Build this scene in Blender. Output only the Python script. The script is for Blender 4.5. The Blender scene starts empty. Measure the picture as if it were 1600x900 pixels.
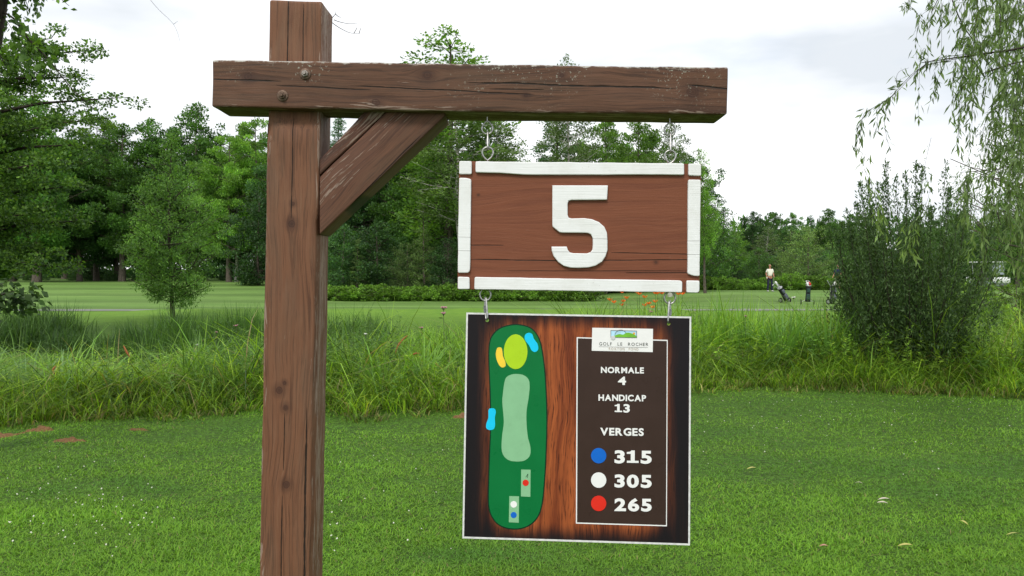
import bpy, bmesh, math, random
import numpy as np
from mathutils import Vector, Matrix
from mathutils.geometry import tessellate_polygon

SC = bpy.context.scene
COL = SC.collection
# ------------------------------------------------------------------ camera
F = 1300.0; CX = 800.0; HY = 425.0; CZ = 1.6
cam_d = bpy.data.cameras.new('camera'); cam = bpy.data.objects.new('camera', cam_d); COL.objects.link(cam)
cam.location = (0, 0, CZ); cam.rotation_euler = (math.radians(90), 0, 0)
cam_d.sensor_width = 36; cam_d.lens = 36 * F / 1600
cam_d.shift_y = (HY - 450) / 1600
cam_d.clip_start = 0.05; cam_d.clip_end = 5000
SC.camera = cam
# ------------------------------------------------------------------ light
SUN_EL = math.radians(48); SUN_AZ = math.radians(200)      # azimuth clockwise from +Y
w = bpy.data.worlds.new('World'); SC.world = w; w.use_nodes = True
nt = w.node_tree; nt.nodes.clear()
def wn(t, **k):
    n = nt.nodes.new(t)
    for a, b in k.items(): setattr(n, a, b)
    return n
sky = wn('ShaderNodeTexSky', sky_type='NISHITA', sun_disc=False, sun_elevation=SUN_EL, sun_rotation=SUN_AZ)
tc = wn('ShaderNodeTexCoord')
mp = wn('ShaderNodeMapping'); mp.inputs['Scale'].default_value = (1.0, 1.0, 3.2); mp.inputs['Location'].default_value = (1.7, 2.8, .9)
n1 = wn('ShaderNodeTexNoise'); n1.inputs['Scale'].default_value = 2.6; n1.inputs['Detail'].default_value = 6; n1.inputs['Roughness'].default_value = .55
cr = wn('ShaderNodeValToRGB'); cr.color_ramp.elements[0].position = .28; cr.color_ramp.elements[1].position = .50
cr.color_ramp.elements[0].color = (.70, .70, .70, 1); cr.color_ramp.elements[1].color = (1, 1, 1, 1)
n2 = wn('ShaderNodeTexNoise'); n2.inputs['Scale'].default_value = 2.2; n2.inputs['Detail'].default_value = 5
cr2 = wn('ShaderNodeValToRGB'); cr2.color_ramp.elements[0].color = (5.6, 5.95, 6.35, 1); cr2.color_ramp.elements[1].color = (9.8, 9.85, 9.95, 1)
cr2.color_ramp.elements[0].position = .36; cr2.color_ramp.elements[1].position = .63
mx = wn('ShaderNodeMixRGB'); bg = wn('ShaderNodeBackground'); bg.inputs['Strength'].default_value = .10
ow = wn('ShaderNodeOutputWorld')
L = nt.links.new
L(tc.outputs['Generated'], mp.inputs['Vector']); L(mp.outputs[0], n1.inputs['Vector']); L(mp.outputs[0], n2.inputs['Vector'])
L(n1.outputs[0], cr.inputs[0]); L(n2.outputs[0], cr2.inputs[0]); L(cr.outputs[0], mx.inputs[0]); L(sky.outputs[0], mx.inputs[1]); L(cr2.outputs[0], mx.inputs[2])
L(mx.outputs[0], bg.inputs['Color']); L(bg.outputs[0], ow.inputs['Surface'])
sd = bpy.data.lights.new('sun', 'SUN'); sd.energy = 1.5; sd.angle = math.radians(14); sd.color = (1, .95, .87)
so = bpy.data.objects.new('sun', sd); COL.objects.link(so); so.location = (0, -5, 20)
sdir = Vector((math.sin(SUN_AZ) * math.cos(SUN_EL), math.cos(SUN_AZ) * math.cos(SUN_EL), math.sin(SUN_EL)))
so.rotation_euler = (-sdir).to_track_quat('-Z', 'Y').to_euler()
vs = SC.view_settings; vs.view_transform = 'Standard'; vs.look = 'None'; vs.gamma = 1; vs.use_curve_mapping = False
vs.exposure = 0.55
SC.cycles.max_bounces = 6; SC.cycles.transparent_max_bounces = 4
SC.cycles.use_adaptive_sampling = True

rng = np.random.default_rng(5)
R = random.Random(7)

# ------------------------------------------------------------------ helpers
def U(px, py, d):
    """a place d metres in front of the viewpoint"""
    return Vector(((px - CX) / F * d, d, CZ - (py - HY) / F * d))
def tag(o, label=None, cat=None, group=None, kind=None):
    if label: o['label'] = label
    if cat: o['category'] = cat
    if group: o['group'] = group
    if kind: o['kind'] = kind
    return o
def empty(name, loc, label, cat, group=None, rz=0):
    o = bpy.data.objects.new(name, None); COL.objects.link(o); o.location = loc; o.rotation_euler = (0, 0, rz)
    o.empty_display_size = .1
    return tag(o, label, cat, group)
def link(name, me, mat, parent=None, loc=(0, 0, 0), rot=(0, 0, 0)):
    o = bpy.data.objects.new(name, me); COL.objects.link(o)
    if mat is not None and not me.materials: me.materials.append(mat)
    o.location = loc; o.rotation_euler = rot
    if parent: o.parent = parent
    return o
def copy_tree(o, parent=None, **kw):
    c = o.copy(); COL.objects.link(c); c.parent = parent
    for ch in list(o.children): copy_tree(ch, c)
    return c
def npmesh(name, V, Fc, tint=None, smooth=False):
    """V (n,3), Fc (m,k) or list of such arrays"""
    V = np.asarray(V, dtype=np.float32)
    fl = Fc if isinstance(Fc, list) else [Fc]
    fl = [np.asarray(f, dtype=np.int32) for f in fl if len(f)]
    me = bpy.data.meshes.new(name)
    me.vertices.add(len(V)); me.vertices.foreach_set('co', V.ravel())
    nl = sum(f.size for f in fl); nf = sum(len(f) for f in fl)
    me.loops.add(nl); me.loops.foreach_set('vertex_index', np.concatenate([f.ravel() for f in fl]))
    me.polygons.add(nf)
    st = []; s = 0
    for f in fl:
        st.append(s + np.arange(len(f), dtype=np.int32) * f.shape[1]); s += f.size
    me.polygons.foreach_set('loop_start', np.concatenate(st).astype(np.int32))
    me.update(calc_edges=True)
    if smooth: me.polygons.foreach_set('use_smooth', np.ones(nf, dtype=bool))
    if tint is not None:
        a = me.attributes.new('tint', 'FLOAT_COLOR', 'POINT')
        c = np.ones((len(V), 4), dtype=np.float32); c[:, :3] = tint
        a.data.foreach_set('color', c.ravel())
    me.update()
    return me
def bmmesh(name, bm, smooth=False):
    me = bpy.data.meshes.new(name); bm.normal_update(); bm.to_mesh(me); bm.free()
    if smooth:
        for p in me.polygons: p.use_smooth = True
    return me
def tube_arr(pts, rad, n=8, cap=True):
    pts = [Vector(p) for p in pts]; V = []; Fc = []
    if not hasattr(rad, '__len__'): rad = [rad] * len(pts)
    up = Vector((0, 0, 1)); prev = None
    for i, p in enumerate(pts):
        t = (pts[min(i + 1, len(pts) - 1)] - pts[max(i - 1, 0)]).normalized()
        if prev is None:
            a = t.orthogonal().normalized()
        else:
            a = (prev - t * prev.dot(t)).normalized()
        prev = a; b = t.cross(a)
        for k in range(n):
            an = 2 * math.pi * k / n
            V.append(tuple(p + (a * math.cos(an) + b * math.sin(an)) * rad[i]))
    for i in range(len(pts) - 1):
        for k in range(n):
            k2 = (k + 1) % n
            Fc.append((i * n + k, i * n + k2, (i + 1) * n + k2, (i + 1) * n + k))
    return np.array(V), np.array(Fc)
class Acc:
    """joins arrays of verts / quads"""
    def __init__(s): s.V = []; s.Q = []; s.T = []; s.C = []; s.n = 0
    def add(s, V, Fc, tint=None):
        Fc = np.asarray(Fc)
        (s.Q if Fc.shape[1] == 4 else s.T).append(Fc + s.n); s.V.append(V); s.n += len(V)
        if tint is not None: s.C.append(np.broadcast_to(np.asarray(tint, dtype=float), (len(V), 3)))
    def tube(s, pts, rad, n=6, tint=None): s.add(*tube_arr(pts, rad, n), tint=tint)
    def mesh(s, name, smooth=False):
        fl = []
        if s.Q: fl.append(np.concatenate(s.Q))
        if s.T: fl.append(np.concatenate(s.T))
        return npmesh(name, np.concatenate(s.V), fl, np.concatenate(s.C) if s.C else None, smooth)
def box_bm(sx, sy, sz, bevel=.004, cuts=(1, 1, 1), rough=0.0, seed=0, center=(0, 0, 0), segs=2):
    bm = bmesh.new(); bmesh.ops.create_cube(bm, size=1)
    for v in bm.verts: v.co = Vector((v.co.x * sx, v.co.y * sy, v.co.z * sz)) + Vector(center)
    if bevel: bmesh.ops.bevel(bm, geom=bm.edges[:], offset=bevel, segments=segs, profile=.6, affect='EDGES')
    for ax, c in enumerate(cuts):
        if c > 1:
            half = (sx, sy, sz)[ax] / 2
            for k in range(1, c):
                co = [0, 0, 0]; co[ax] = center[ax] - half + 2 * half * k / c
                nn = [0, 0, 0]; nn[ax] = 1
                bmesh.ops.bisect_plane(bm, geom=bm.verts[:] + bm.edges[:] + bm.faces[:], plane_co=co, plane_no=nn)
    if rough:
        from mathutils import noise
        for v in bm.verts:
            q = Vector(v.co) * 9 + Vector((seed * 3.1, 0, 0))
            v.co += Vector((noise.noise(q), noise.noise(q + Vector((7, 0, 0))), noise.noise(q + Vector((0, 9, 0))))) * rough
    return bm
def catmull(P, n=8, closed=True):
    P = [Vector(p) for p in P]; out = []; m = len(P)
    for i in range(m if closed else m - 1):
        g = lambda k: P[k % m] if closed else P[max(0, min(m - 1, k))]
        p0, p1, p2, p3 = g(i - 1), g(i), g(i + 1), g(i + 2)
        for j in range(n):
            t = j / n
            out.append(.5 * ((2 * p1) + (p2 - p0) * t + (2 * p0 - 5 * p1 + 4 * p2 - p3) * t * t + (3 * p1 - p0 - 3 * p2 + p3) * t ** 3))
    if not closed: out.append(P[-1])
    return out

# ---- node maths
class NM:
    def __init__(s, name):
        s.m = bpy.data.materials.new(name); s.m.use_nodes = True; s.t = s.m.node_tree; s.t.nodes.clear()
        s.out = s.t.nodes.new('ShaderNodeOutputMaterial'); s._c = None
    def N(s, ty, **k):
        n = s.t.nodes.new(ty)
        for a, b in k.items(): setattr(n, a, b)
        return n
    def set(s, i, v):
        if v is None: return
        if isinstance(v, bpy.types.NodeSocket): s.t.links.new(v, i)
        else: i.default_value = v
    def M(s, op, a, b=None, c=None, clamp=False):
        n = s.N('ShaderNodeMath', operation=op, use_clamp=clamp)
        s.set(n.inputs[0], a); s.set(n.inputs[1], b); s.set(n.inputs[2], c); return n.outputs[0]
    def add(s, a, b): return s.M('ADD', a, b)
    def sub(s, a, b): return s.M('SUBTRACT', a, b)
    def mul(s, a, b): return s.M('MULTIPLY', a, b)
    def sm(s, v, lo, hi, a=0.0, b=1.0):
        n = s.N('ShaderNodeMapRange', interpolation_type='SMOOTHSTEP'); s.set(n.inputs[0], v)
        for i, x in enumerate((lo, hi, a, b)): s.set(n.inputs[i + 1], x)
        return n.outputs[0]
    def obj(s):
        if s._c is None:
            s._c = s.N('ShaderNodeTexCoord').outputs['Object']
        return s._c
    def pos(s): return s.N('ShaderNodeNewGeometry').outputs['Position']
    def sep(s, v):
        n = s.N('ShaderNodeSeparateXYZ'); s.set(n.inputs[0], v); return n.outputs
    def comb(s, x, y, z):
        n = s.N('ShaderNodeCombineXYZ'); s.set(n.inputs[0], x); s.set(n.inputs[1], y); s.set(n.inputs[2], z); return n.outputs[0]
    def noise(s, v, sc=1.0, det=4, ro=.55, dist=0.0, w=None):
        n = s.N('ShaderNodeTexNoise'); s.set(n.inputs['Vector'], v); n.inputs['Scale'].default_value = sc
        n.inputs['Detail'].default_value = det; n.inputs['Roughness'].default_value = ro; n.inputs['Distortion'].default_value = dist
        return n.outputs[0]
    def mix(s, f, a, b, mode='MIX'):
        n = s.N('ShaderNodeMixRGB', blend_type=mode); s.set(n.inputs[0], f)
        s.set(n.inputs[1], a if isinstance(a, bpy.types.NodeSocket) else tuple(a) + (1,))
        s.set(n.inputs[2], b if isinstance(b, bpy.types.NodeSocket) else tuple(b) + (1,)); return n.outputs[0]
    def bump(s, h, dist=.01, st=.5):
        n = s.N('ShaderNodeBump'); s.set(n.inputs['Height'], h); n.inputs['Distance'].default_value = dist; n.inputs['Strength'].default_value = st
        return n.outputs[0]
    def bsdf(s, col, ro=.6, spec=.4, metal=0.0, nrm=None, transl=None, emit=None):
        p = s.N('ShaderNodeBsdfPrincipled')
        s.set(p.inputs['Base Color'], col if isinstance(col, bpy.types.NodeSocket) else tuple(col) + (1,))
        s.set(p.inputs['Roughness'], ro); s.set(p.inputs['Specular IOR Level'], spec); s.set(p.inputs['Metallic'], metal)
        if nrm is not None: s.set(p.inputs['Normal'], nrm)
        o = p.outputs[0]
        if transl:
            t = s.N('ShaderNodeBsdfTranslucent'); s.set(t.inputs[0], transl[1])
            x = s.N('ShaderNodeMixShader'); x.inputs[0].default_value = transl[0]
            s.t.links.new(o, x.inputs[1]); s.t.links.new(t.outputs[0], x.inputs[2]); o = x.outputs[0]
        s.t.links.new(o, s.out.inputs[0]); return s.m
def plain(name, col, ro=.5, spec=.4, metal=0.0, var=.12, sc=30):
    n = NM(name); v = n.noise(n.obj(), sc, 3); k = n.sm(v, .3, .7, 1 - var, 1 + var)
    c = n.mix(1.0, col, n.comb(k, k, k), 'MULTIPLY')
    return n.bsdf(c, n.add(ro, n.mul(n.sub(v, .5), .2)), spec, metal)

# ------------------------------------------------------------------ wood
def wood(name, along, across, depth, hw, base=(.118, .047, .029), dark=(.052, .022, .015), light=(.185, .085, .052),
         knots=(), cracks=(), wear=1.0, fleck=1.0, lichen=0.0, greyed=0.0, seed=0.0, grain=.75):
    """painted weathered timber; along/across/depth are axes 0..2 of the object's own space; hw = half width"""
    n = NM(name); S = n.sep(n.obj()); u, v, d = S[along], S[across], S[depth]
    vv = v; kmask = None; ring = None
    for (ku, kv, kr) in knots:
        du = n.mul(n.sub(u, ku), 1 / (kr * 2.6)); dv = n.mul(n.sub(v, kv), 1 / (kr * 1.3))
        e = n.M('EXPONENT', n.mul(n.add(n.mul(du, du), n.mul(dv, dv)), -1.0))
        vv = n.sub(vv, n.mul(n.mul(n.sub(v, kv), e), .95))
        a = n.sub(u, ku); b = n.sub(v, kv)
        wob = n.mul(n.noise(n.obj(), 60, 2), kr * .5)
        r = n.add(n.M('SQRT', n.add(n.mul(a, a), n.mul(n.mul(b, b), 1.25))), wob)
        k = n.sm(r, kr * 1.35, kr * 1.1)
        rg = n.mul(n.M('SINE', n.mul(r, 900.0)), k)
        kmask = k if kmask is None else n.M('MAXIMUM', kmask, k)
        ring = rg if ring is None else n.add(ring, rg)
        halo = n.sm(r, kr * 3.2, kr * 1.1)
        kmask2 = n.mul(halo, .55)
        kmask = n.M('MAXIMUM', kmask, kmask2)
    warp = n.mul(n.sub(n.noise(n.comb(n.mul(u, 1.6), n.mul(v, 5), n.mul(d, 5)), 1.0, 2), .5), .10)
    gv = n.add(vv, warp)
    g1 = n.noise(n.comb(n.mul(n.add(u, seed), 1.8), n.mul(gv, 60), n.mul(d, 60)), 1.0, 5, .6)        # wide growth bands
    g2 = n.noise(n.comb(n.mul(n.add(u, seed), 9), n.mul(gv, 420), n.mul(d, 420)), 1.0, 4, .65)        # fine grain
    blot = n.noise(n.comb(n.mul(n.add(u, seed), 3.2), n.mul(v, 9), n.mul(d, 9)), 1.0, 4, .6)
    c = n.mix(n.sm(g1, .30, .56), dark, base)
    g3 = n.noise(n.comb(n.mul(n.add(u, seed + 2), 5), n.mul(gv, 170), n.mul(d, 170)), 1.0, 4, .7)
    c = n.mix(n.mul(n.sm(g3, .50, .38), grain), c, tuple(q * .62 for q in dark)); c = n.mix(n.mul(n.sm(g3, .56, .72), grain * .8), c, light)
    c = n.mix(n.mul(n.sm(g2, .48, .74), .55), c, light)
    c = n.mix(n.mul(n.sm(blot, .55, .75), .42), c, light)
    c = n.mix(n.mul(n.sm(blot, .45, .25), .5), c, dark)
    if greyed:
        gz = n.noise(n.comb(n.mul(n.add(u, seed), 2), n.mul(v, 14), d), 1.0, 5, .7)
        c = n.mix(n.mul(n.sm(gz, .45, .7), greyed), c, (.10, .085, .06))
    if kmask is not None:
        c = n.mix(n.mul(kmask, .75), c, (.035, .014, .010))
        c = n.mix(n.mul(n.sm(ring, .2, 1), .3), c, (.11, .05, .03))
    # pale paint flecks along the grain, thicker near the edges
    fl = n.noise(n.comb(n.mul(n.add(u, seed), 11), n.mul(gv, 150), n.mul(d, 150)), 1.0, 3, .7)
    zone = n.noise(n.comb(n.mul(n.add(u, seed), 2.3), n.mul(v, 11), n.mul(d, 20)), 1.0, 3, .6)
    edge = n.sm(n.M('ABSOLUTE', v), hw * .72, hw * 1.0)
    thr = n.sub(n.sub(.735, n.mul(n.sm(zone, .45, .75), .14 * fleck)), n.mul(edge, .13 * wear))
    f = n.sm(n.sub(fl, thr), 0.0, .05)
    c = n.mix(n.mul(f, .62), c, (.34, .26, .21))
    if lichen:
        wn_ = n.noise(n.obj(), 5.5, 3); spots = n.sm(n.noise(n.obj(), 120, 3, .75), .60, .66)
        up = n.sm(v, -hw * .6, hw)
        m_ = n.mul(n.mul(spots, n.sm(wn_, .53, .64)), n.mul(n.add(.2, n.mul(up, .75)), lichen))
        c = n.mix(m_, c, (.34, .34, .28))
        top = n.mul(n.sm(n.add(v, n.mul(n.sub(n.noise(n.obj(), 45, 4, .7), .5), .020)), hw * .90, hw * .96), n.sm(n.noise(n.obj(), 38, 4, .7), .36, .56))
        c = n.mix(n.mul(top, .85 * min(1, lichen)), c, (.50, .49, .45))
    h = n.add(n.mul(g2, .35), n.mul(g1, .45))
    cm = None
    for i, (v0, u0, u1, amp, wd, sl) in enumerate(cracks):
        wob = n.sub(n.noise(n.comb(n.mul(u, 5.5), float(i * 7 + 3), seed), 1.0, 4, .55), .5)
        cen = n.add(n.add(v0, n.mul(n.sub(u, u0), sl)), n.mul(wob, amp * 2))
        a = n.mul(n.sm(u, u0, u0 + (u1 - u0) * .15), n.sm(u, u1, u1 - (u1 - u0) * .15))
        wv = n.mul(n.mul(a, wd), n.sm(n.noise(n.comb(n.mul(u, 30), float(i), 0.0), 1.0, 2), .25, .6, .45, 1.2))
        k = n.sm(n.M('ABSOLUTE', n.sub(v, cen)), n.add(wv, .0007), n.mul(wv, .55)); k = n.mul(k, n.sm(a, .0, .12))
        cm = k if cm is None else n.M('MAXIMUM', cm, k)
    if cm is not None:
        c = n.mix(n.mul(cm, .94), c, (.012, .008, .006)); h = n.sub(h, n.mul(cm, 2.0))
    h = n.add(h, n.mul(f, .3))
    return n.bsdf(c, n.sm(g2, .2, .8, .55, .8), .3, 0, n.bump(h, .002, .8))

# ------------------------------------------------------------------ sign post
GP = empty('sign_post', U(800, 425, 2.3), 'weathered brown painted timber post with crossbeam and diagonal brace, holding two hanging signs', 'sign post')
GP.location = (-.6266, 2.32, 0)
def child_world(o, parent, world):
    o.parent = parent; o.matrix_parent_inverse = Matrix.Identity(4); o.matrix_basis = Matrix.Translation(-parent.location) @ world
PW, PD = .142, .136
pz0, pz1 = -.12, 2.335
m_post = wood('post_timber', 2, 0, 1, PW / 2, base=(.172, .074, .038), dark=(.126, .053, .028), light=(.215, .112, .066), knots=((1.73, .0, .011), (1.785, .002, .006), (1.28, -.026, .011), (1.233, -.008, .009), (1.025, -.002, .011), (1.30, -.012, .006)),
              cracks=((-.002, 1.74, 2.02, .003, .0010, 0.0), (-.010, 1.06, 1.22, .003, .0008, .0), (-.012, .72, 1.0, .003, .0011, .0), (.050, .3, 1.25, .004, .0022, .0), (-.02, 2.09, 2.36, .002, .0012, .0), (.022, 2.07, 2.33, .002, .0009, .0)),
              wear=1.5, fleck=1.2, lichen=0, greyed=.25, seed=1.3)
tl = math.radians(1.03)
Wp = Matrix.Translation((-.6266, 2.25 + PD / 2, 0)) @ Matrix.Rotation(tl, 4, 'Y')
def part_mesh(name, bm, mat, W, parent, smooth=True):
    me = bmmesh(name, bm); me.materials.append(mat)
    for p in me.polygons: p.use_smooth = smooth
    o = bpy.data.objects.new(name, me); COL.objects.link(o); child_world(o, parent, W)
    return o
pb = box_bm(PW, PD, pz1 - pz0, .007, (6, 6, 70), .0022, 1, (0, 0, (pz0 + pz1) / 2), 3)
# notch for the beam: the front of the post is cut back behind the beam; weathered arris on the right corner
for v in pb.verts:
    if v.co.x > PW / 2 - .012 and v.co.y < -PD / 2 + .012 and v.co.z < 1.75:
        k = .5 + .5 * math.sin(v.co.z * 5.3) * math.sin(v.co.z * 2.1 + 1)
        v.co.x -= .004 + .006 * k; v.co.y += .003
    if 1.985 < v.co.z < 2.145 and v.co.y < -PD / 2 + .03: v.co.y += .012
post = part_mesh('post', pb, m_post, Wp, GP)
# crossbeam
BL, BH, BD = 1.377, .1265, .140
bang = math.radians(.836)
m_beam = wood('beam_timber', 0, 2, 1, BH / 2, base=(.112, .052, .029), dark=(.062, .029, .018), light=(.16, .078, .05),
              knots=((-.592, .018, .012), (-.115, .030, .015), (.595, -.005, .018), (.150, -.020, .007), (-.25, -.045, .012), (.245, .034, .007)),
              cracks=((.011, -.70, -.50, .004, .0016, -.02), (-.004, -.52, -.26, .004, .0010, -.03), (-.002, -.33, .18, .006, .0013, -.03), (.012, -.02, .56, .007, .0021, -.016), (.014, .58, .70, .006, .0016, -.10), (-.005, .05, .2, .002, .0008, 0)),
              wear=1.35, fleck=1.1, lichen=1.0, greyed=.2, seed=4.1)
zc = (2.1042 + 2.0841) / 2; xc = (-.8009 + .5763) / 2
Wb = Matrix.Translation((xc, 2.22 + BD / 2, zc)) @ Matrix.Rotation(bang, 4, 'Y')
bb = box_bm(BL, BD, BH, .006, (80, 6, 7), .0022, 3, (0, 0, 0), 3)
for v in bb.verts: v.co.z -= .002 * math.cos(v.co.x / BL * math.pi)
part_mesh('crossbeam', bb, m_beam, Wb, GP)
# bolts with washers
m_rust = plain('weathered_steel', (.13, .085, .06), .55, .5, .6, .35, 260)
m_steel = plain('galvanised_steel', (.42, .42, .41), .36, .5, .9, .2, 200)
m_grime = plain('grimy_steel', (.30, .27, .24), .5, .5, .7, .3, 300)
def lathe_bm(prof, n=24, bm=None, M=Matrix.Identity(4)):
    bm = bm or bmesh.new(); rings = []
    for (r, h) in prof:
        rings.append([bm.verts.new(M @ Vector((r * math.cos(2 * math.pi * k / n), r * math.sin(2 * math.pi * k / n), h))) for k in range(n)])
    for a, b in zip(rings, rings[1:]):
        for k in range(n): bm.faces.new((a[k], a[(k + 1) % n], b[(k + 1) % n], b[k]))
    bm.faces.new(rings[0][::-1]); bm.faces.new(rings[-1]); return bm
RX = Matrix.Rotation(math.radians(90), 4, 'X')      # +z -> -y (towards the viewer)
for k, (bx, by) in enumerate(((477, 115.5), (441.5, 149.5))):
    p = U(bx, by, 2.2195)
    W = Matrix.Translation(p) @ RX @ Matrix.Rotation(.3 + k, 4, 'Z') @ Matrix.Scale(.92, 4)
    b = part_mesh('washer', lathe_bm([(.0165, 0), (.0165, .0016), (.015, .0025), (.0095, .0025)], 28), m_rust, W, GP)
    hx = bmesh.new()
    lathe_bm([(.0105, .002), (.0105, .008), (.009, .0095), (.0055, .0095)], 6, hx)
    lathe_bm([(.0052, .009), (.0052, .015), (.0042, .017), (.001, .017)], 12, hx)
    me = bmmesh('nut', hx); me.materials.append(m_grime if k == 0 else m_rust)
    o = bpy.data.objects.new('nut', me); COL.objects.link(o); o.parent = b
# brace : outline in the post's plane, with real thickness
DB = 2.252
def poly_prism(name, pxs, d0, thick, bev=.004, origin=None, plane=None):
    """outline seen from the viewpoint -> solid with its front in plane y=d0"""
    o = origin or U(*pxs[0], d0)
    bm = bmesh.new(); vs_ = [bm.verts.new(U(x, y, d0) - o) for x, y in pxs]
    f = bm.faces.new(vs_); bm.normal_update()
    if f.normal.y > 0: f.normal_flip()
    r = bmesh.ops.extrude_face_region(bm, geom=[f])
    nv = [g for g in r['geom'] if isinstance(g, bmesh.types.BMVert)]
    for v in nv: v.co.y += thick
    bmesh.ops.recalc_face_normals(bm, faces=bm.faces)
    if bev: bmesh.ops.bevel(bm, geom=[e for e in bm.edges if abs(e.verts[0].co.y) < 1e-6 and abs(e.verts[1].co.y) < 1e-6 or (abs(e.verts[0].co.y) < 1e-6) != (abs(e.verts[1].co.y) < 1e-6)], offset=bev, segments=2, affect='EDGES', profile=.6)
    return bm, o
m_brace = wood('brace_timber', 0, 2, 1, .062, base=(.125, .056, .033), dark=(.082, .036, .023), knots=(), cracks=((.0, -.19, .17, .002, .0010, .02),), wear=1.2, fleck=1.0, greyed=.2, seed=9.2)
m_brace2 = wood('brace_strip_timber', 0, 2, 1, .02, base=(.105, .044, .028), knots=(), cracks=(), wear=1.2, fleck=1.2, greyed=.25, seed=2.2)
BR0 = U(592, 280, DB); ba = math.atan2(185, 193)
def brace_piece(name, pxs, d0, thick, mat):
    bm, o = poly_prism(name, pxs, d0, thick, .004, BR0 + Vector((0, d0 - DB, 0)))
    W = Matrix.Translation(o) @ Matrix.Rotation(-ba, 4, 'Y')
    bmesh.ops.transform(bm, matrix=Matrix.Rotation(-ba, 4, 'Y').inverted(), verts=bm.verts)
    for k in range(1, 16):
        bmesh.ops.bisect_plane(bm, geom=bm.verts[:] + bm.edges[:] + bm.faces[:], plane_co=(-.3 + .04 * k, 0, 0), plane_no=(1, 0, 0))
    from mathutils import noise
    for v in bm.verts: v.co += Vector((0, noise.noise(v.co * 14), noise.noise(v.co * 12 + Vector((3, 3, 3))))) * .0016
    part_mesh(name, bm, mat, W, GP)
brace_piece('brace', [(606, 172), (694, 172), (696, 181), (499, 367), (499, 277)], DB, .128, m_brace)
brace_piece('brace_strip', [(571, 172), (601.5, 172), (601.5, 176), (499, 273.5), (499, 250)], DB + .003, .124, m_brace2)

# ---- rings, links
def ring_pts(r, n=20, tear=0.0):
    """teardrop ring in the xz plane, the point upwards (+z)"""
    P = []
    for k in range(n + 1):
        a = math.radians(90) - 2 * math.pi * k / n
        x, z = math.cos(a) * r, math.sin(a) * r
        if tear and z > 0: z += tear * (max(0, 1 - abs(x) / r)) ** 1.5
        P.append(Vector((x, 0, z)))
    return P
def eye_screw(c, down, shank, parent, r=.0148):
    """c centre of the ring; the shank goes up (down=False) or down into its timber"""
    a = Acc(); P = ring_pts(r, 28, .006)
    if down: P = [Vector((p.x, p.y, -p.z)) for p in P]
    P = [p + Vector((0, .0016 * (k / 28 - .5), 0)) for k, p in enumerate(P)]
    a.tube(P, .0024, 10)
    s = -1 if down else 1
    a.tube([Vector((0, 0, s * (r + .003))), Vector((0, 0, s * (r + .006 + shank)))], .0019, 8)
    me = a.mesh('eye_screw', True); me.materials.append(m_steel)
    o = bpy.data.objects.new('eye_screw', me); COL.objects.link(o); child_world(o, parent, Matrix.Translation(c)); return o
def quick_link(top, bot, label, sleeve, parent=None):
    """oval threaded link in the yz plane between two rings"""
    L_ = (top - bot).length / 2; c = (top + bot) / 2
    e = empty('quick_link', c, label, 'link', 'steel quick links between the hanging signs')
    dr = (top - bot).normalized()
    e.rotation_euler = dr.to_track_quat('Z', 'Y').to_euler()
    a = Acc(); wv = .0062; P = []
    for k in range(33):
        t = 2 * math.pi * k / 32; y = wv * math.cos(t); z = (L_ - wv) * (1 if math.sin(t) > 0 else -1) + wv * math.sin(t)
        P.append(Vector((0, y, z)))
    P[0].z = P[-1].z = 0; P[16].z = 0
    a.tube(P, .0025, 8); me = a.mesh('link_body', True); link('link_body', me, m_steel, e)
    hx = bmesh.new(); lathe_bm([(.0042, -.009), (.0050, -.008), (.0050, .008), (.0042, .009)], 6, hx)
    me = bmmesh('sleeve', hx); link('sleeve', me, sleeve, e, (0, -wv, .0))
    return e
m_sleeve = plain('bright_zinc', (.62, .62, .60), .4, .5, .7, .1, 200)
m_dull = plain('dull_zinc', (.25, .26, .26), .45, .5, .9, .2, 200)

# ------------------------------------------------------------------ number board
ND = 2.222
NB = empty('number_board', U(905, 355, ND + .02), 'brown wooden board with raised white frame strips and white numeral 5, hanging under the beam', 'sign')
m_brown = wood('board_paint', 0, 2, 1, .17, base=(.190, .061, .029), dark=(.150, .046, .023), light=(.23, .095, .056), knots=((.205, -.095, .004), (-.27, .085, .003)),
               cracks=((-.0865, -.30, .06, .0015, .0009, -.018), (-.090, .04, .31, .0018, .0008, .01), (-.049, -.33, -.2, .001, .0006, 0), (-.069, .08, .32, .001, .0006, -.02), (-.123, .12, .31, .0018, .0007, -.0), (-.118, -.2, .3, .001, .0004, 0)),
               wear=.25, fleck=.75, greyed=0, seed=7.7, grain=.22)
m_white = NM('white_paint')
g = m_white.noise(m_white.comb(m_white.mul(m_white.sep(m_white.obj())[0], 8), m_white.sep(m_white.obj())[1], m_white.mul(m_white.sep(m_white.obj())[2], 260)), 1.0, 4, .6)
dirt = m_white.noise(m_white.obj(), 55, 5, .75)
cw = m_white.mix(m_white.sm(m_white.noise(m_white.pos(), 9, 5, .7), .42, .66), (.80, .81, .82), (.74, .745, .74))
cw = m_white.mix(m_white.mul(m_white.sm(dirt, .64, .74), .7), cw, (.44, .42, .40))
chip = m_white.noise(m_white.obj(), 120, 3, .8); cw = m_white.mix(m_white.mul(m_white.sm(chip, .70, .73), .85), cw, (.16, .08, .055))
cw = m_white.mix(m_white.mul(m_white.sm(g, .60, .72), .18), cw, (.55, .53, .52))
Sz = m_white.sep(m_white.pos())
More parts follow.
